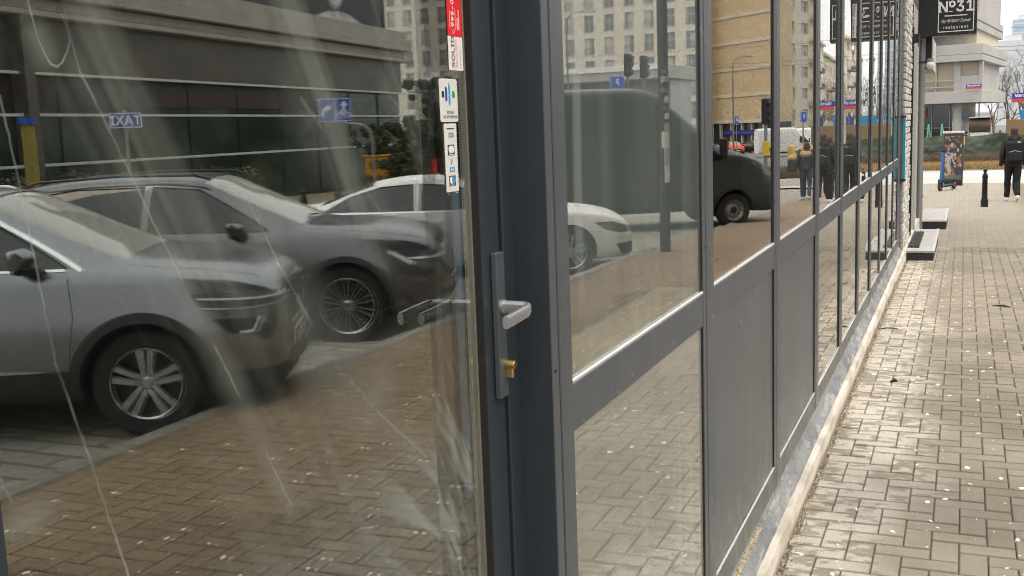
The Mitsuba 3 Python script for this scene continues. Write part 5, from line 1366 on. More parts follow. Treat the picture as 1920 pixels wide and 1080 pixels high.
def sign_plate(key, M, w, h, m, text=None, tm='m_white', th=None, name='plate', t=.02, border=None):
    """local: x to the reader's right, z up, face towards -y"""
    put(key, name, ply(bx(-w / 2, w / 2, 0, t, -h / 2, h / 2, .004), m, to_world=M))
    if border: put(key, 'border', ply(face_ext(sbox(-w / 2 + .012, -h / 2 + .012, w / 2 - .012, h / 2 - .012).difference(sbox(-w / 2 + .03, -h / 2 + .03, w / 2 - .03, h / 2 - .03))), border, to_world=M))
    if text:
        q = meshkit.text_mesh(text, th, .004, True); b = q.bounds; q.apply_translation((-(b[0, 0] + b[1, 0]) / 2, -(b[0, 1] + b[1, 1]) / 2, 0))
        put(key, 'lettering', ply(face_m(q), tm, to_world=M))


def face_m(m):
    m = m.copy(); m.apply_transform(np.array([[1, 0, 0, 0], [0, 0, -1.0, -.0005], [0, 1, 0, 0], [0, 0, 0, 1.0]])); return m


def face_ext(poly, t=.004): return face_m(extr(poly, t))


# sticker covered pole on the kerb
k = thing('sticker_pole', 'thick dark sign pole on the kerb plastered with torn pale stickers', 'pole')
zp = float(gz(2.5, 14.56)); pole(k, 2.50, 14.56, zp, zp + 5.6, .072, .068, 'm_pole_dark')
mat('m_pole_dark', (0.045, 0.055, 0.055), 0.5)
rs = np.random.default_rng(3)
for i, (z0, z1, mm_) in enumerate([(.98, 1.22, 'm_offwhite'), (1.225, 1.45, 'm_paper'), (1.455, 1.68, 'm_offwhite'), (1.70, 1.80, 'm_paper'), (1.86, 1.94, 'm_offwhite'), (1.98, 2.03, 'm_grey'), (2.08, 2.17, 'm_offwhite'), (2.21, 2.29, 'm_grey'), (2.36, 2.44, 'm_paper'), (2.48, 2.53, 'm_grey')]):
    a0, a1 = rs.uniform(1.6, 2.4), rs.uniform(4.2, 5.1); t = np.linspace(a0, a1, 10)
    v = np.array([[2.5 + .0755 * math.cos(a), 14.56 + .0755 * math.sin(a), zp + z + rs.uniform(-.012, .012)] for z in (z0, z1) for a in t]); q = np.array([[j, j + 1, 10 + j + 1, 10 + j] for j in range(9)])
    put(k, 'paper_sticker', ply((v, q), mm_))
mat('m_paper', (0.45, 0.45, 0.42), 0.7)

BACK = 90      # signs that face the shop front: face towards -x
k = thing('taxi_sign', 'blue taxi stand sign with white letters on a slim grey pole', 'sign')
M0 = frame(13.1, 15.8, 0, -62)
z0 = float(g(15.8)); pole(k, 13.13, 15.82, z0 - .2, 2.3, .03, .03, 'm_steel'); sign_plate(k, frame(13.06, 15.76, 2.10, -50), .60, .30, 'm_sign_blue', 'TAXI', th=.17, border='m_white')
k = thing('lane_sign', 'blue lane sign with white arrows and a bicycle on a bent grey pole', 'sign')
M1 = frame(12.16, 21.7, 2.27, -50)
put(k, 'plate', ply(bx(-.40, .40, 0, .02, -.28, .28, .01), 'm_sign_blue', to_world=M1))
bar = sbox(-.015, -.24, .015, .24)
arrow_left = Polygon([(.20, -.16), (.26, -.16), (.26, .0), (.12, .10), (.12, .16), (.02, .06), (.12, -.04), (.12, .02), (.20, -.03)])
arrow_left = affinity.translate(arrow_left, .07, 0)
arrow_up = Polygon([(-.25, .02), (-.19, .02), (-.19, .10), (-.13, .10), (-.22, .22), (-.31, .10), (-.25, .10)])
from shapely.geometry import Point, LineString
bike = Point(-.30, -.12).buffer(.07).difference(Point(-.30, -.12).buffer(.052)).union(Point(-.12, -.12).buffer(.07).difference(Point(-.12, -.12).buffer(.052))).union(LineString([(-.30, -.12), (-.25, .0), (-.15, .0), (-.12, -.12)]).buffer(.01)).union(LineString([(-.25, .0), (-.2, -.12), (-.15, 0)]).buffer(.01))
for nm, pg in (('lane_divider', bar), ('turn_arrow', arrow_left), ('straight_arrow', arrow_up), ('bicycle_symbol', bike)): put(k, nm, ply(face_ext(pg), 'm_white', to_world=M1))
put(k, 'edge_line', ply(face_ext(sbox(-.385, -.265, .385, .265).difference(sbox(-.37, -.25, .37, .25))), 'm_white', to_world=M1))
put(k, 'bent_pole', ply(tube([(12.2, 21.75, 1.98), (12.0, 21.95, 1.95), (11.75, 22.2, 1.90), (11.62, 22.33, 1.78), (11.58, 22.37, 1.5), (11.58, 22.37, -.5)], .035, 12), 'm_steel', smooth=50))


def street_name(x, y, z, deg, label, w=1.3, h=.34, post=None, text=''):
    k = thing('street_name_sign', label, 'sign')
    M = frame(x, y, z, deg)
    put(k, 'blue_board', ply(bx(-w / 2, w / 2, 0, .03, -h * .12, h / 2, .004), 'm_street_blue', to_world=M))
    put(k, 'red_board', ply(bx(-w / 2, w / 2, 0, .03, -h / 2, -h * .125, .004), 'm_street_red', to_world=M))
    q = meshkit.text_mesh(text, h * .36, .004, True); b = q.bounds; s = min(1, w * .86 / (b[1, 0] - b[0, 0])); q.apply_scale((s, 1, 1)); b = q.bounds; q.apply_translation((-(b[0, 0] + b[1, 0]) / 2, h * .05, 0))
    put(k, 'lettering', ply(face_m(q), 'm_white', to_world=M))
    if post: pole(k, post[0], post[1], float(g(post[1])) - .2, z + .3, .05, .045, 'm_lightgrey', 'post')
    return k


mat('m_street_blue', (0.03, 0.04, 0.36), 0.4)
mat('m_street_red', (0.62, 0.06, 0.08), 0.4)
street_name(1.72, 33.7, 2.02, 0, 'blue and red street name sign on a pale pole above the walking people', 1.0, .26, (1.78, 33.8), 'Marszałkowska')
street_name(3.85, 47.3, 2.2, -55, 'blue and red street name sign by the crossing seen in the reflection', 1.2, .32, (3.95, 47.4), 'Nowogrodzka')


def blue_sign(x, y, z, deg, label, w, h, text, m='m_sign_blue', post=True):
    k = thing('blue_sign', label, 'sign'); M = frame(x, y, z, deg)
    sign_plate(k, M, w, h, m, text, th=h * .5, border='m_white')
    if post: pole(k, x + .05, y + .06, float(g(y)) - .3, z - h / 2 + .1, .04, .04, 'm_steel', 'post')


blue_sign(10.2, 37.2, 3.20, -70, 'large blue parking sign above the roof of the dark van in the reflection', .85, .5, 'P', post=True)
blue_sign(19.5, 106.5, 1.75, -75, 'small blue parking sign in front of the sandstone block', .85, .85, 'P')
blue_sign(7.0, 62.5, 1.75, -80, 'blue parking sign in front of the white delivery vans', 1.0, .62, 'P')
blue_sign(5.1, 66.5, 1.72, -82, 'bright blue direction sign further along the reflected crossing', 1.1, .5, '', m='m_sky_blue')
blue_sign(8.9, 118.0, 1.2, -10, 'small blue sign far down the street left of the bare trees', 1.5, 1.0, '')


def street_lamp(x, y, h, arm, label, r=.07):
    k = thing('street_lamp', label, 'street lamp'); z = float(g(y)) - .3
    put(k, 'column', ply(tube([(x, y, z), (x, y, h - .9), (x + arm[0] * .06, y + arm[1] * .06, h - .35), (x + arm[0] * .3, y + arm[1] * .3, h - .05), (x + arm[0], y + arm[1], h)], [r, r * .7, r * .6, r * .55, r * .5], 12), 'm_grey', smooth=50))
    put(k, 'lamp_head', ply(bx(-.35, .35, -.12, .12, -.06, .05, .03), 'm_lightgrey', to_world=T().translate([x + arm[0] * 1.1, y + arm[1] * 1.1, h]).rotate([0, 0, 1], math.degrees(math.atan2(arm[1], arm[0])))))


street_lamp(19.0, 102.3, 7.7, (-1.9, .4), 'curved grey street lamp in front of the sandstone block', .10)
street_lamp(20.5, 60.5, 8.4, (-1.2, .3), 'slender street lamp in front of the windowed hotel block', .07)


def traffic_light(x, y, z, label, deg=-60, post=True):
    k = thing('traffic_light', label, 'traffic light'); M = frame(x, y, z, deg)
    put(k, 'housing', ply(bx(-.16, .16, 0, .22, -.48, .48, .03), 'm_black', to_world=M))
    for zz in (.3, 0, -.3):
        put(k, 'visor', ply(xf(tube([(0, 0, 0), (0, -.16, -.02)], .115, 14), mv(0, 0, zz)), 'm_black', smooth=40, to_world=M))
        put(k, 'lens', ply(xf(tube([(0, .0, 0), (0, -.165, 0)], .10, 14), mv(0, -.002, zz)), 'm_car_glass', to_world=M))
    if post: pole(k, x + .12, y + .12, float(g(y)) - .3, z + .5, .06, .055, 'm_grey', 'post')


traffic_light(12.12, 45.2, 4.25, 'left traffic light of the pair above the dark van')
traffic_light(11.52, 45.6, 4.15, 'right traffic light of the pair above the dark van')
traffic_light(5.45, 41.0, 1.98, 'dark traffic light on a post with a yellow push button box')
k = thing('button_box', 'yellow push button box on the traffic light post', 'box'); put(k, 'case', ply(bx(5.44, 5.66, 40.95, 41.2, .30, .85, .02), 'm_yellow')); put(k, 'button', ply(xf(trimesh.creation.cylinder(.05, .04, sections=16), mv(5.43, 41.07, .55) @ rot(90, (0, 1, 0))), 'm_black'))

# overhead wires of the crossing
k = thing('overhead_wires', 'thin overhead tram wires crossing in front of the sandstone block', 'wires')
for i, (z0, z1) in enumerate([(5.2, 5.6), (5.05, 5.45), (6.9, 6.9)]): put(k, 'wire', ply(tube([(-10, 84 + i * 3, z0 + 1.2), (12, 86 + i * 3, z0 + .9), (40, 88 + i * 3, z1 + 1.2)], .012, 5), 'm_black'))

# far vehicles
mat('m_paint_silver', (0.45, 0.45, 0.45), 0.35, metal=.6, coat=1.0)
for lab, x, y, deg, paint, fn in (('orange estate car parked in front of the sandstone block', 23.4, 126.2, 158, 'm_paint_orange', white_sedan), ('black car parked beside the orange one', 20.6, 129.6, 120, 'm_paint_black', white_sedan), ('silver car behind the orange one', 25.6, 134, 150, 'm_paint_silver', white_sedan)):
    k = thing('distant_car', lab, 'car')
    _keep = fn
    M = place(x, y, deg, float(g(y)) - .42)
    far_paint = paint
    n0 = set(scene); fn(k, M)
    for q in set(scene) - n0:
        if scene[q].get('bsdf', {}).get('id') == 'm_paint_white': scene[q]['bsdf'] = {'type': 'ref', 'id': paint}
k = thing('delivery_van', 'white delivery van in profile, nearer one in the reflected crossing', 'van'); van(k, place(12.7, 109, 66, float(g(108)) - .42), 'm_paint_white', False)
k = thing('delivery_van', 'white delivery van in profile further along the reflected crossing', 'van'); van(k, place(9.3, 112, 68, float(g(118)) - .42), 'm_paint_white', False)
k = thing('delivery_van', 'white delivery van half hidden behind the standing people in the reflection', 'van'); van(k, place(9.0, 127, 80, float(g(127)) - .42), 'm_paint_white', False)


# ------------------------------------------------------------------ buildings
def window_unit(w, h, fr=.07, bars=(1,), trans=(.45,), d=.08):
    """(frame mesh, pane mesh) in local x, z, face towards -y"""
    F = [bx(0, fr, 0, d, 0, h), bx(w - fr, w, 0, d, 0, h), bx(fr, w - fr, 0, d, 0, fr), bx(fr, w - fr, 0, d, h - fr, h)]
    nb = bars[0]
    for i in range(1, nb + 1): F.append(bx(w * i / (nb + 1) - fr / 2, w * i / (nb + 1) + fr / 2, .002, d - .002, fr, h - fr))
    for t in trans: F.append(bx(fr, w - fr, .004, d - .004, h * t - fr / 2, h * t + fr / 2))
    return cat(F), bx(fr, w - fr, d * .6, d * .75, fr, h - fr)


def wall_with_holes(w, h, holes, t):
    p = sbox(0, 0, w, h)
    from shapely.ops import unary_union
    if holes: p = p.difference(unary_union([sbox(*q) for q in holes]))
    m = extr(p, t); m.apply_transform(np.array([[1, 0, 0, 0], [0, 0, 1.0, 0], [0, 1, 0, 0], [0, 0, 0, 1.0]]))
    if m.volume < 0: m.invert()
    return m


def ends(p0, p1):
    """frame whose local x runs from p0 to p1 with the outside on local -y"""
    d = np.subtract(p1, p0); return float(np.hypot(*d)), math.degrees(math.atan2(d[1], d[0]))


def block(key, p0, p1, z0, H, depth, wallm, floors, cols, win, framem='m_win_frame', panem='m_pane_dark', sill=0.9, base=0, floor_h=3.1, skip=lambda r, c: False, railing=False, t=.35, first=0):
    """windowed building: front wall with real openings, each window a part with its pane"""
    L, a = ends(p0, p1); M = frame(p0[0], p0[1], z0, a)
    ww, wh = win; holes, spots_ = [], []
    pitch = L / cols
    for r in range(floors):
        for c in range(cols):
            if skip(r, c): continue
            x = pitch * (c + .5) - ww / 2; z = base + r * floor_h + sill
            holes.append((x, z, x + ww, z + wh)); spots_.append((x, z))
    put(key, 'wall', ply(wall_with_holes(L, H, holes, t), wallm, to_world=M))
    put(key, 'back_volume', ply(bx(.02, L - .02, t + .6, depth, 0, H - .02), wallm, to_world=M))
    put(key, 'roof', ply(bx(-.1, L + .1, -.15, depth + .1, H, H + .35), wallm, to_world=M))
    fm, pm = window_unit(ww, wh, fr=.08, bars=(1,), trans=(.62,)); df, dp = ply(fm, framem), ply(pm, panem)
    rl = ply(cat([bx(-.05, ww + .05, -.12, -.09, .95, 1.0), bx(-.05, ww + .05, -.12, -.09, .08, .12)] + [bx(q, q + .02, -.12, -.10, .1, .97) for q in np.linspace(0, ww - .02, 9)]), 'm_rail_grey') if railing else None
    for x, z in spots_:
        W = M.translate([x, t * .55, z]); k = put(key, 'window', {**df, 'to_world': W}); scene[k + '__pane'] = {**dp, 'to_world': W}
        if railing: scene[k + '__railing'] = {**rl, 'to_world': M.translate([x, 0, z])}
    return M, L


mat('m_win_frame', (0.55, 0.55, 0.53), 0.5)
mat('m_rail_grey', (0.25, 0.26, 0.26), 0.5)
mat('m_pane_dark', (0.05, 0.055, 0.055), 0.08, spec=1.0)
mat('m_pane_curt', proc(lambda p, n, uv: mix((0.17, 0.18, 0.17), (0.48, 0.48, 0.44), smoothstep(.4, .6, noise(p.x * .9 + p.y * .9, p.z * .32, 3)))), 0.1, spec=1.0)


def limestone(p, n, uv):
    s = p.x * .7 + p.y * .7
    a = cell_rand(s * 1.1, p.z * 1.6, 2)
    return mix((0.68, 0.62, 0.50), (0.76, 0.70, 0.59), .3 * a + .7 * fbm(s * .5, p.z * .4, 1, 3))


mat('m_limestone', proc(limestone), 0.85)
mat('m_sandstone', proc(lambda p, n, uv: mix((0.50, 0.38, 0.23), (0.58, 0.455, 0.29), .4 * cell_rand((p.x + p.y) * .9, p.z * 1.3) + .6 * fbm((p.x - p.y) * .2, p.z * .5, 3, 3))), 0.85)
mat('m_cream', proc(lambda p, n, uv: mix((0.5, 0.45, 0.35), (0.62, 0.57, 0.46), fbm((p.x + p.y) * .3, p.z * .3, 1, 3))), 0.85)
mat('m_ochre', proc(lambda p, n, uv: mix((0.5, 0.38, 0.19), (0.6, 0.48, 0.28), fbm((p.x + p.y) * .3, p.z * .3, 1, 3))), 0.85)
mat('m_facade_white', proc(lambda p, n, uv: mix((0.37, 0.355, 0.33), (0.48, 0.465, 0.435), fbm(p.x * .8, p.z * .5, p.y * .3, 3))), 0.7)
mat('m_teal_glass', (0.12, 0.22, 0.21), 0.1, spec=.9)
mat('m_blinds', proc(lambda p, n, uv: mix((0.30, 0.24, 0.16), (0.46, 0.38, 0.27), fbm(p.x * .9, p.z * 1.2, 1, 3))), 0.3, spec=.7)
mat('m_shop_dark', (0.03, 0.035, 0.036), 0.1, spec=1.0)

# hotel block with french windows (reflected)
k = thing('hotel_block', 'large cream stone block with rows of french windows behind the dark van in the reflection', 'building')
block(k, (30.2, 138.4), (81, 141), -3.2, 30.5, 14, 'm_limestone', 9, 18, (1.35, 2.25), panem='m_pane_curt', sill=.35, base=2.0, floor_h=3.02, railing=True)
# sandstone block with string courses (reflected)
k = thing('sandstone_block', 'windowless tan stone block with pale string courses above a dark shop floor', 'building')
L, a = ends((19.9, 132.5), (30.0, 141.5)); M = frame(19.9, 132.5, -3.2, a)
put(k, 'wall', ply(bx(0, L, 0, 2.6, 4.6, 32), 'm_sandstone', to_world=M))
for i in range(8): put(k, 'string_course', ply(bx(-.05, L + .05, -.14, .02, 4.6 + i * 3.3, 4.95 + i * 3.3, .02), 'm_cream', to_world=M))
put(k, 'shop_glazing', ply(bx(.1, L - .1, .6, 2.5, 0, 4.6), 'm_shop_dark', to_world=M))
for i in range(7): put(k, 'shop_mullion', ply(bx(L * i / 6 - .12, L * i / 6 + .12, .1, .5, 0, 4.6), 'm_lightgrey' if i % 2 else 'm_sandstone', to_world=M))
k = thing('lit_sign_band', 'violet blue sign band over the dark shop windows of the sandstone block', 'sign'); put(k, 'board', ply(bx(1.5, L * .75, -.1, .05, 3.2, 3.6), 'm_street_blue', to_world=M)); put(k, 'backing', ply(bx(1.4, L * .75 + .1, .05, .12, 3.1, 3.7), 'm_black', to_world=M))
# balcony block (reflected)
k = thing('balcony_block', 'cream apartment block with stacked teal glass balconies', 'building')
M, L = block(k, (19.2, 178), (24.6, 157.5), -3.6, 34, 12, 'm_cream', 9, 4, (2.2, 1.7), sill=1.0, base=4.0, floor_h=3.25, skip=lambda r, c: c == 3, panem='m_pane_curt')
for r in range(9):
    kk = put(k, 'balcony', ply(bx(L - 5.4, L - .2, -1.3, 0, 4.0 + r * 3.25, 4.22 + r * 3.25), 'm_cream', to_world=M)); scene[kk + '__glass_front'] = ply(bx(L - 5.38, L - .22, -1.32, -1.28, 4.22 + r * 3.25, 5.3 + r * 3.25), 'm_teal_glass', to_world=M)
    kk = put(k, 'balcony', ply(bx(1.5, 6.5, -1.1, 0, 4.0 + r * 3.25, 4.22 + r * 3.25), 'm_cream', to_world=M)); scene[kk + '__parapet'] = ply(bx(1.5, 6.5, -1.12, -1.0, 4.22 + r * 3.25, 5.1 + r * 3.25), 'm_cream', to_world=M)
put(k, 'pilaster', ply(bx(L - 6.8, L - 5.6, -.4, -.001, 0, 33.8), 'm_cream', to_world=M))
put(k, 'canopy', ply(bx(-.5, L + .5, -2, -.02, 3.3, 3.9), 'm_grey', to_world=M))
# row of older houses down the street (reflected)
yy0 = 182
for i, (w, H, m, fl, lab) in enumerate([(16, 13.5, 'm_ochre', 3, 'ochre old town house with dark balconies next to the balcony block'), (18, 17, 'm_cream', 4, 'cream old town house with a heavy cornice'), (20, 15, 'm_ochre', 3, 'low ochre house further down the street'), (26, 19, 'm_limestone', 5, 'stone coloured house near the far end of the row'), (40, 17, 'm_cream', 4, 'long cream house at the far end of the row')]):
    k = thing('town_house', lab, 'building'); x0 = 20.2 - i * .15
    M, L = block(k, (x0 - .1, yy0 + w), (x0, yy0), -4.2, H + 4, 12, m, fl, max(4, int(w / 3.4)), (1.3, 2.0), sill=.9, base=5.2, floor_h=3.5, panem='m_pane_curt')
    put(k, 'cornice', ply(bx(-.2, L + .2, -.7, 0.02, H + 3.3, H + 3.9, .1), m, to_world=M)); put(k, 'shop_band', ply(bx(.4, L - .4, -.06, .02, 1.0, 4.2), 'm_shop_dark', to_world=M))
    for r in range(fl - 1): kk = put(k, 'balcony', ply(bx(L * .3, L * .7, -1.1, 0, 5.4 + 3.5 * r, 5.6 + 3.5 * r), 'm_grey', to_world=M)); scene[kk + '__railing'] = ply(bx(L * .3, L * .7, -1.12, -1.06, 5.6 + 3.5 * r, 6.4 + 3.5 * r), 'm_black', to_world=M)
    yy0 += w + .5
k = thing('glass_tower', 'pale blue glass office tower rising behind the town houses', 'building')
for i in range(14): put(k, 'floor_band', ply(bx(30, 62, 262, 290, i * 3.4, i * 3.4 + .7), 'm_facade_white'))
put(k, 'glazing', ply(bx(30.4, 61.6, 262.4, 289.6, -4, 47.5), 'm_tower_glass'))
mat('m_tower_glass', (0.22, 0.32, 0.42), 0.12, spec=1.0)

# canopy pavilion in front of the hotel (reflected)
k = thing('tram_canopy', 'long white canopy with a bright edge line in front of the hotel block', 'canopy'); L, a = ends((20.0, 82.1), (43.5, 83.2)); M = frame(20.0, 82.1, float(g(83)) - .4, a)
put(k, 'roof_slab', ply(bx(0, L, 0, 9, 6.9, 8.0, .05), 'm_facade_white', to_world=M)); put(k, 'edge_line', ply(bx(0, L, -.12, -.002, 7.62, 8.05), 'm_white', to_world=M))
for x in np.linspace(1, L - 1, 7): put(k, 'column', ply(bx(x - .2, x + .2, 1, 1.4, 0, 6.9), 'm_lightgrey', to_world=M))
put(k, 'glazed_wall', ply(bx(.5, L - .5, 2.0, 8, 0, 6.9), 'm_wall_grey', to_world=M))
mat('m_wall_grey', (0.3, 0.31, 0.3), 0.3, spec=.6)

# dark pavilion behind the parking bays (reflected)
k = thing('dark_pavilion', 'long dark glazed pavilion with a grey banded concrete cornice and three pale rails', 'building'); P0, P1 = (21.2, 8.0), (25.4, 49.6)
L, a = ends(P1, P0); M = frame(P1[0], P1[1], -.9, a)
CON = 'm_pav_concrete'
mat('m_pav_concrete', proc(lambda p, n, uv: mix((0.24, 0.22, 0.19), (0.40, 0.37, 0.33), fbm(p.y * .5, p.z * 2.2, p.x, 3) * .6 + .4 * noise(p.y * 2.5, p.z * .8, 2)) * (.85 + .3 * noise(p.y * 14, p.z * 30, 1))), 0.85)
mat('m_pav_glass', proc(lambda p, n, uv: mix((0.016, 0.03, 0.022), (0.05, 0.07, 0.052), smoothstep(.4, .7, fbm(p.y * .4, p.z * .9, 1, 3)))), 0.18, spec=.45)
mat('m_pav_brown', proc(lambda p, n, uv: mix((0.05, 0.042, 0.034), (0.1, 0.085, 0.068), fbm(p.y * .5, p.z * 1.2, 4, 3))), 0.35, spec=.5)
mat('m_pav_red', (0.034, 0.017, 0.016), 0.5)
put(k, 'glass_wall', ply(bx(.3, L, .3, 12, 0, 4.62), 'm_pav_glass', to_world=M))
put(k, 'fascia', ply(bx(.2, L, .12, 11, 4.64, 6.2), 'm_pav_brown', to_world=M))
put(k, 'red_band', ply(bx(9, L - 6, .26, .32, 3.75, 4.45), 'm_pav_red', to_world=M))
for z0, z1, y in ((6.2, 6.36, -.25), (6.40, 6.72, -.05), (6.76, 7.35, -.35), (7.39, 7.75, -.15)): put(k, 'cornice_band', ply(bx(-.1 - .2 * (y < -.2), L, y, 10, z0, z1, .02), CON, to_world=M))
for z in (4.58, 3.42, 2.0): put(k, 'pale_rail', ply(bx(.2, L - 7.0, -.12, -.04, z, z + .085, .01), 'm_rail_pale', to_world=M))
for x in np.linspace(3, L - 3, 12): put(k, 'glazing_bar', ply(bx(x - .025, x + .025, .24, .32, .1, 4.6), 'm_pav_glass', to_world=M))
put(k, 'pillar', ply(bx(L - 14.55, L - 14.15, -.3, .2, 0, 6.2), 'm_pav_brown', to_world=M))
k = thing('billboard', 'large black and white portrait billboard standing on the pavilion roof', 'billboard')
put(k, 'board', ply(bx(.3, 15.6, 1.0, 1.25, 7.6, 16.5), 'm_bill', to_world=M)); put(k, 'frame', ply(cat([bx(.1, .3, .9, 1.3, 7.5, 16.6), bx(15.6, 15.8, .9, 1.3, 7.5, 16.6)]), 'm_black', to_world=M))
BP = np.array([P1[0], P1[1]]); BD = (np.array(P0) - BP) / L


def bill_col(p, n, uv):
    s = (p.x - BP[0]) * BD[0] + (p.y - BP[1]) * BD[1]; z = p.z + .9
    sh = noise(s * 2, z * 2) * .3
    c = mi.Float(.03) + .02 * noise(s * 9, z * 9)
    face = smoothstep(1.0, .8, dr.sqrt(dr.square((s - 5.6) / 1.35) + dr.square((z - 10.6) / 2.3)) + .1 * sh)
    c = c * (1 - face) + face * (.34 + .2 * smoothstep(6.4, 4.8, s))
    mouth = smoothstep(1, .6, dr.sqrt(dr.square((s - 5.7) / .55) + dr.square((z - 9.55) / .13))); c = c * (1 - mouth) + mouth * .75
    collar = smoothstep(1, .9, dr.sqrt(dr.square((s - 5.2) / 3.2) + dr.square((z - 7.3) / 1.15))); c = c * (1 - collar) + collar * (.28 + .25 * noise(s * 3, z * 3))
    return mi.Color3f(c, c, c * 1.03)


mat('m_bill', proc(bill_col), 0.6)
k = thing('billboard', 'pale blank billboard standing further left on the pavilion roof', 'billboard'); put(k, 'board', ply(bx(16.6, 20.5, 1.0, 1.25, 7.7, 13), 'm_facade_white', to_world=M)); put(k, 'frame', ply(bx(16.45, 16.6, .9, 1.3, 7.6, 13.1), 'm_black', to_world=M))
k = thing('orange_container', 'orange container standing by the end of the dark pavilion', 'container'); put(k, 'body', ply(bx(21.4, 22.4, 40.0, 41.4, -.78, .72, .06), 'm_orange')); put(k, 'lid', ply(bx(21.35, 22.45, 39.95, 41.45, .72, .8, .03), 'm_yellow'))
k = thing('yellow_column', 'yellow column with a blue band on top at the left of the reflected square', 'column'); put(k, 'shaft', ply(tube([(16.9, 17.0, -.4), (16.9, 17.0, 2.15)], .14, 18), 'm_yellow_dull', smooth=40)); put(k, 'blue_band', ply(tube([(16.9, 17.0, 2.15), (16.9, 17.0, 2.3)], .19, 18), 'm_sign_blue', smooth=40))
k = thing('red_box', 'small red box beside the evergreen shrub', 'box'); put(k, 'case', ply(bx(20.1, 20.5, 41.9, 42.4, -.7, .55, .03), 'm_red')); put(k, 'lid', ply(bx(20.05, 20.55, 41.85, 42.45, .55, .62, .02), 'm_black'))

# ------------------------------------------------------------------ plants
mat('m_leaf', {**proc(lambda p, n, uv: mix((0.03, 0.045, 0.022), (0.10, 0.12, 0.055), noise(p.x * 7, p.y * 7, p.z * 7)))}, 0.5)
mat('m_bark', proc(lambda p, n, uv: mix((0.09, 0.075, 0.06), (0.17, 0.145, 0.12), noise(p.x * 5, p.y * 5, p.z * 2))), 0.9)


def leaves(centers, radii, n, size, seed):
    r = np.random.default_rng(seed); k = r.integers(0, len(centers), n)
    d = r.normal(size=(n, 3)); d /= np.linalg.norm(d, axis=1, keepdims=True); rr = r.random(n) ** .45
    p = centers[k] + d * rr[:, None] * radii[k, None] * np.array([1, 1, .85])
    a, b = r.normal(size=(n, 3)), r.normal(size=(n, 3)); a /= np.linalg.norm(a, axis=1, keepdims=True); b -= a * (a * b).sum(1, keepdims=True); b /= np.linalg.norm(b, axis=1, keepdims=True)
    s = (size * r.uniform(.6, 1.4, n))[:, None]
    v = np.stack([p - a * s, p + b * s * .5, p + a * s, p - b * s * .5], 1).reshape(-1, 3)
    q = np.arange(n * 4).reshape(-1, 4); return v, q


def evergreen(x, y, h, w, label, seed):
    k = thing('evergreen_shrub', label, 'shrub'); r = np.random.default_rng(seed); z = float(g(y)) - .1
    put(k, 'trunk', ply(tube([(x, y, z - .2), (x + .1, y, z + h * .4), (x, y + .1, z + h * .8)], [.16, .1, .03], 8), 'm_bark', smooth=50))
    c = np.array([[x + r.normal(0, w * .33), y + r.normal(0, w * .33), z + h * u] for u in r.uniform(.08, .95, 110)]); rad = w * .15 * r.uniform(.4, 1.4, 110) * (1.15 - .6 * (c[:, 2] - z) / h)
    put(k, 'crown', ply(leaves(c, rad, 26000, .09, seed), 'm_leaf'))


evergreen(20.4, 44.0, 5.2, 2.8, 'dark evergreen shrub at the end of the pavilion in the reflection', 4)
evergreen(21.6, 41.2, 3.0, 2.2, 'lower dark shrub in front of the tall evergreen', 6)
hk = thing('hedge', 'dark clipped hedge along the foot of the pavilion', 'hedge'); rr = np.random.default_rng(2); hc = np.array([[20.0 + .075 * (y - 10) + rr.normal(0, .18), y, float(g(y)) - .1 + rr.uniform(.1, 1.15)] for y in np.linspace(10, 31, 330)])
put(hk, 'foliage', ply(leaves(hc, np.full(len(hc), .42), 40000, .07, 3), 'm_leaf')); put(hk, 'stem', ply(cat([tube([(20.0 + .075 * (y - 10), y, float(g(y)) - .3), (20.0 + .075 * (y - 10), y, float(g(y)) + .7)], .03, 5) for y in np.linspace(10, 31, 30)]), 'm_bark')); labels[hk + '__stem'] = {'kind': 'stuff', 'label': 'thin stems inside the hedge'}


def bare_tree(x, y, h, label, seed, group=None):
    k = thing('bare_tree', label, 'tree', group); r = np.random.default_rng(seed); z = float(g(y)) - .3; twigs = []

    def grow(p, d, ln, rad, lev):
        n = 4; pts = [p]
        for i in range(n):
            d = d + r.normal(0, .11, 3) + np.array([0, 0, .05]); d /= np.linalg.norm(d); pts.append(pts[-1] + d * ln / n)
        (trunk if lev == 0 else twigs).append(tube(pts, np.linspace(rad, rad * .6, n + 1), 8 if lev == 0 else (5 if lev < 3 else 3), cap=False))
        if lev >= 5: return
        for c in range(3 if lev < 4 else 4):
            i = r.integers(2, n + 1); a = r.uniform(0, 6.28); sp_ = r.uniform(.35, .85)
            e = np.cross(d, [math.cos(a), math.sin(a), .2]); e /= np.linalg.norm(e); grow(pts[i], d * math.cos(sp_) + e * math.sin(sp_), ln * r.uniform(.58, .78), rad * .52, lev + 1)
    trunk = []; grow(np.array([x, y, z]), np.array([0, 0, 1.0]), h * .36, h * .016, 0)
    put(k, 'trunk', ply(cat(trunk), 'm_bark', smooth=50)); put(k, 'branches', ply(cat(twigs), 'm_bark', smooth=50)); labels[k + '__branches'] = {'kind': 'stuff', 'label': 'bare branches and twigs'}


for i, (x, y, h, l) in enumerate([(3.4, 97, 8.5, 'bare tree nearest to the corner building'), (4.6, 103, 10.0, 'tall bare tree at the right edge beyond the street name sign'), (5.6, 90, 7.5, 'bare tree at the far right edge of the photo'), (2.7, 112, 9, 'bare tree half hidden behind the corner building'), (8.2, 120, 10, 'bare tree far off seen only in the last reflecting panes'), (7.0, 82, 8, 'bare tree beyond the dead planting seen in the reflection')]): bare_tree(x, y, h, l, 20 + i)

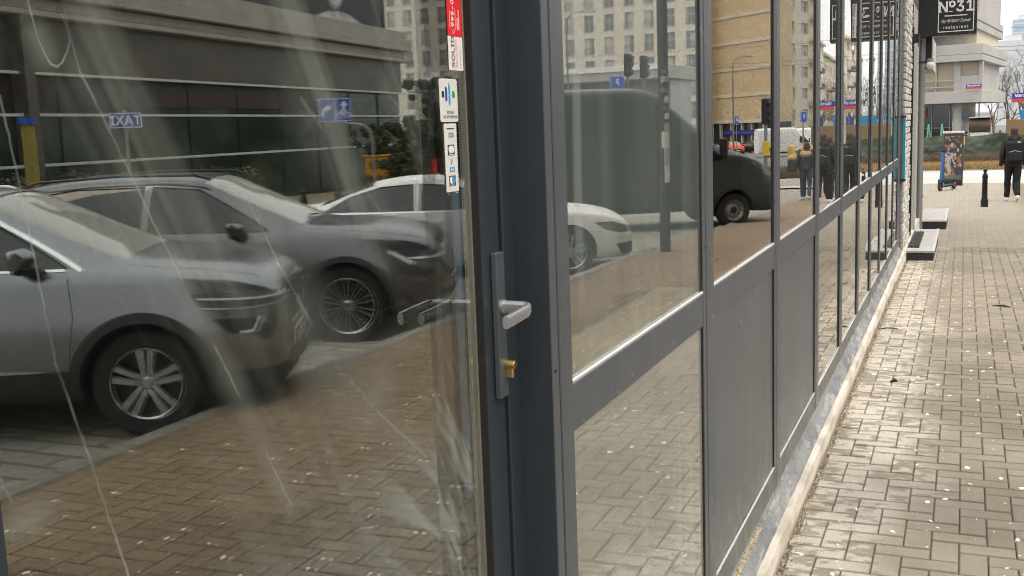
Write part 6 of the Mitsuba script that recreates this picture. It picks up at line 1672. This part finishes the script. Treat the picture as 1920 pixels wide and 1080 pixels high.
# ------------------------------------------------------------------ corner building beyond the crossing (seen directly)
k = thing('corner_building', 'white modernist corner building with brown blinds and a projecting upper storey', 'building')
L, a = ends((-17.0, 79.6), (0.98, 77.2)); M = frame(-17.0, 79.6, -1.6, a); z = lambda q: q + 1.6
put(k, 'ground_glazing', ply(bx(0, L - 2.1, 2.2, 14, 0, z(2.3)), 'm_shop_dark', to_world=M))
L0 = L
for x in np.arange(L - 8.0, L - 2, 1.15): put(k, 'shop_mullion', ply(bx(x - .03, x + .03, 2.05, 2.19, 0, z(2.3)), 'm_steel', to_world=M))
for zz in (.35, 1.55): put(k, 'shop_transom', ply(bx(L - 9, L - 2.1, 2.08, 2.17, z(zz) - .9, z(zz) - .86), 'm_steel', to_world=M))
put(k, 'column', ply(tube([(L - 1.65, 1.2, 0), (L - 1.65, 1.2, z(2.3))], .27, 24), 'm_facade_white', smooth=50, to_world=M)); put(k, 'column', ply(tube([(L - .25, .9, 0), (L - .25, .9, z(2.3))], .05, 12), 'm_steel', smooth=50, to_world=M))
put(k, 'slab_band', ply(bx(-1, L, 0, 14, z(2.3), z(3.1), .02), 'm_facade_white', to_world=M))
put(k, 'storey_core', ply(bx(0, L - .4, .9, 13, z(3.1), z(5.0)), 'm_facade_white', to_world=M))
for i, (x0, x1) in enumerate([(L - 5.3, L - 4.05), (L - 3.98, L - 2.92), (L - 2.85, L - 1.8), (L - 1.38, L - .25)]):
    lowz = z(3.13) if i < 3 else z(4.1)
    kk = put(k, 'window', ply(bx(x0, x1, .45, .88, lowz, z(4.97)), 'm_blinds', to_world=M)); scene[kk + '__frame'] = ply(bx(x1 - .001, x1 + .06, .38, .9, lowz, z(4.97)), 'm_facade_white', to_world=M)
for x0, x1 in ((L - 1.8, L - 1.38), (L - .25, L - .02)): put(k, 'wall_panel', ply(bx(x0, x1, .3, .91, z(3.1), z(5.0), .01), 'm_facade_white', to_world=M))
put(k, 'wall_panel', ply(bx(L - 1.38, L - .25, .32, .91, z(3.1), z(4.08), .01), 'm_facade_white', to_world=M))
for zz in (3.35, 3.78): put(k, 'railing', ply(bx(L - 8, L - 1.8, .1, .17, z(zz), z(zz) + .07), 'm_facade_white', to_world=M))
for x in (L - 5.35, L - 4.0, L - 2.9): put(k, 'railing_post', ply(bx(x - .03, x + .03, .18, .22, z(3.1), z(4.97)), 'm_facade_white', to_world=M))
put(k, 'upper_band', ply(bx(-1, L + .02, -.3, 14, z(5.0), z(5.42), .02), 'm_facade_white', to_world=M)); put(k, 'upper_band', ply(bx(-1, L + .05, -.25, 14, z(5.44), z(6.1), .02), 'm_facade_white', to_world=M))
put(k, 'recessed_storey', ply(bx(0, L - 1.2, .8, 13, z(6.1), z(7.05)), 'm_facade_white', to_world=M)); put(k, 'soffit_block', ply(bx(L - 1.2, L - .5, .8, 13, z(6.1), z(7.05)), 'm_cream', to_world=M))
put(k, 'slanted_screen', ply((lambda m: (m.apply_transform(np.array([[1, 0, 0, 0], [0, 0, 1.0, -.9], [0, 1, 0, 0], [0, 0, 0, 1.0]])), m)[1])(extr(Polygon([(L - 7, z(5.25)), (L - 3.96, z(5.25)), (L - 2.95, z(6.3)), (L - 2.95, z(7.6)), (L - 7, z(7.6))]), .5)), 'm_brown_panel', to_world=M))
mat('m_brown_panel', (0.23, 0.17, 0.125), 0.6)
put(k, 'top_band', ply(bx(-1, L - .3, -.3, 14, z(7.05), z(7.55), .02), 'm_facade_white', to_world=M)); put(k, 'dark_joint', ply(bx(-1, L - .28, -.32, 13.9, z(7.56), z(7.63)), 'm_grey', to_world=M)); put(k, 'top_band', ply(bx(-1, L - .3, -.3, 14, z(7.64), z(8.1), .02), 'm_facade_white', to_world=M))
put(k, 'top_storey', ply(bx(0, L - .4, .8, 13, z(8.1), z(12)), 'm_facade_white', to_world=M))
for x0, x1 in ((L - 2.6, L - 1.5), (L - 1.15, L - .6)): put(k, 'window', ply(bx(x0, x1, .5, .79, z(8.15), z(11.6)), 'm_blinds', to_world=M))
put(k, 'roof_slab', ply(bx(-1, L - .2, -.3, 14, z(12), z(12.8), .02), 'm_facade_white', to_world=M))
put(k, 'red_poster', ply(bx(L - 4.2, L - 3.75, 2.02, 2.06, z(1.4), z(2.1)), 'm_poster_red', to_world=M)); mat('m_poster_red', (0.5, 0.06, 0.06), 0.5)
k2 = street_name(0.48, 77.0, 3.33, a, 'blue and red street name sign fixed to the corner building', .95, .3, None, 'Marszałkowska')
# kiosk, figure, far signs
k = thing('round_kiosk', 'brown drum shaped kiosk beside the column of the corner building', 'kiosk'); zk = float(g(66)) - .1
put(k, 'drum', ply(xf(tube([(-.56, 0, 0), (.56, 0, 0)], .40, 24), mv(.78, 66.4, .92)), 'm_brown_roof', smooth=40)); put(k, 'counter', ply(bx(.3, 1.26, 66.0, 66.8, zk, .46, .02), 'm_concrete')); put(k, 'roof_rim', ply(bx(.2, 1.36, 65.9, 66.9, 1.32, 1.38, .02), 'm_facade_white'))
mat('m_brown_roof', (0.10, 0.07, 0.05), 0.6)
k = thing('person', 'tiny figure in dark clothes standing beside the round kiosk', 'person'); person_parts(k, T().translate([.05, 64.0, float(g(64))]).rotate([0, 0, 1], 70), POCKET, 'm_cloth_black', 'm_cloth_dark', shoe='m_cloth_black', height=1.75)
for lab, x, y, zz, w, h, m in (('small pale blue road sign under the bare trees', 4.2, 84, 1.35, 1.2, .7, 'm_sky_blue'), ('round red road sign between the bare trees', 1.5, 80, 1.0, .7, .7, 'm_street_red')):
    k = thing('road_sign', lab, 'sign'); pole(k, x, y + .06, float(g(y)) - .3, zz + h / 2, .05, .05, 'm_steel', 'post')
    put(k, 'plate', ply(bx(x - w / 2, x + w / 2, y - .03, y, zz - h / 2, zz + h / 2, .02) if m != 'm_street_red' else xf(tube([(0, 0, 0), (0, .03, 0)], .2, 28), mv(x, y - .03, zz)), m))
k = thing('brown_hoarding', 'tall brown hoarding behind the walking people', 'hoarding'); put(k, 'panel', ply(bx(2.0, 6.5, 62, 62.1, -1.2, 1.2, .01), 'm_brown_panel2')); mat('m_brown_panel2', (0.24, 0.15, 0.07), 0.7)
for x in (2.3, 4.2, 6.2): put(k, 'post', ply(bx(x - .06, x + .06, 62.11, 62.25, -1.3, 1.3), 'm_brown_post'))
for i, (x0, x1, y, h, l) in enumerate([(10.5, 20, 425, 26.5, 'pale stepped tower far away at the right edge, lower part'), (16.5, 27, 470, 37, 'pale bluish tower far away at the right edge, taller one')]):
    k = thing('distant_tower', l, 'tower')
    put(k, 'shaft', ply(bx(x0, x1, y, y + 20, -6, h), 'm_tower_pale' if i == 0 else 'm_tower_blue')); put(k, 'roof_plant', ply(bx(x0 + 2, x1 - 2, y + 2, y + 12, h, h + 2), 'm_tower_pale'))
    for q in range(9): put(k, 'floor_band', ply(bx(x0 - .05, x1 + .05, y - .1, y, h - 2 - q * 3.5, h - 1.3 - q * 3.5), 'm_tower_pale'))
mat('m_tower_pale', (0.62, 0.63, 0.64), 0.6); mat('m_tower_blue', (0.42, 0.5, 0.58), 0.3)
struct('square_kerb', ply(strip_kerb(), 'm_kerb')) if False else None
# step between parking bays and square
struct('square_edge', ply(sheet(np.array([9.36, 9.46]), YS[YS <= 40], lambda x, y: np.where(x > 9.4, g(y) - .098, park_z(y) - .004)), 'm_kerb', smooth=False), 'low kerb edge between the bays and the square')
# the street side the camera looks away from: plain block south of the square so that the light is enclosed as in a street
k = thing('rear_block', 'plain rendered block behind the camera on the far side of the street', 'building')
block(k, (26, 6), (24, -40), -.5, 15, 12, 'm_cream', 4, 12, (1.4, 1.8), sill=1.0, base=.8, floor_h=3.3)
mat('m_yellow_dull', (0.26, 0.2, 0.035), 0.7)
mat('m_rail_pale', (0.5, 0.49, 0.45), 0.6)
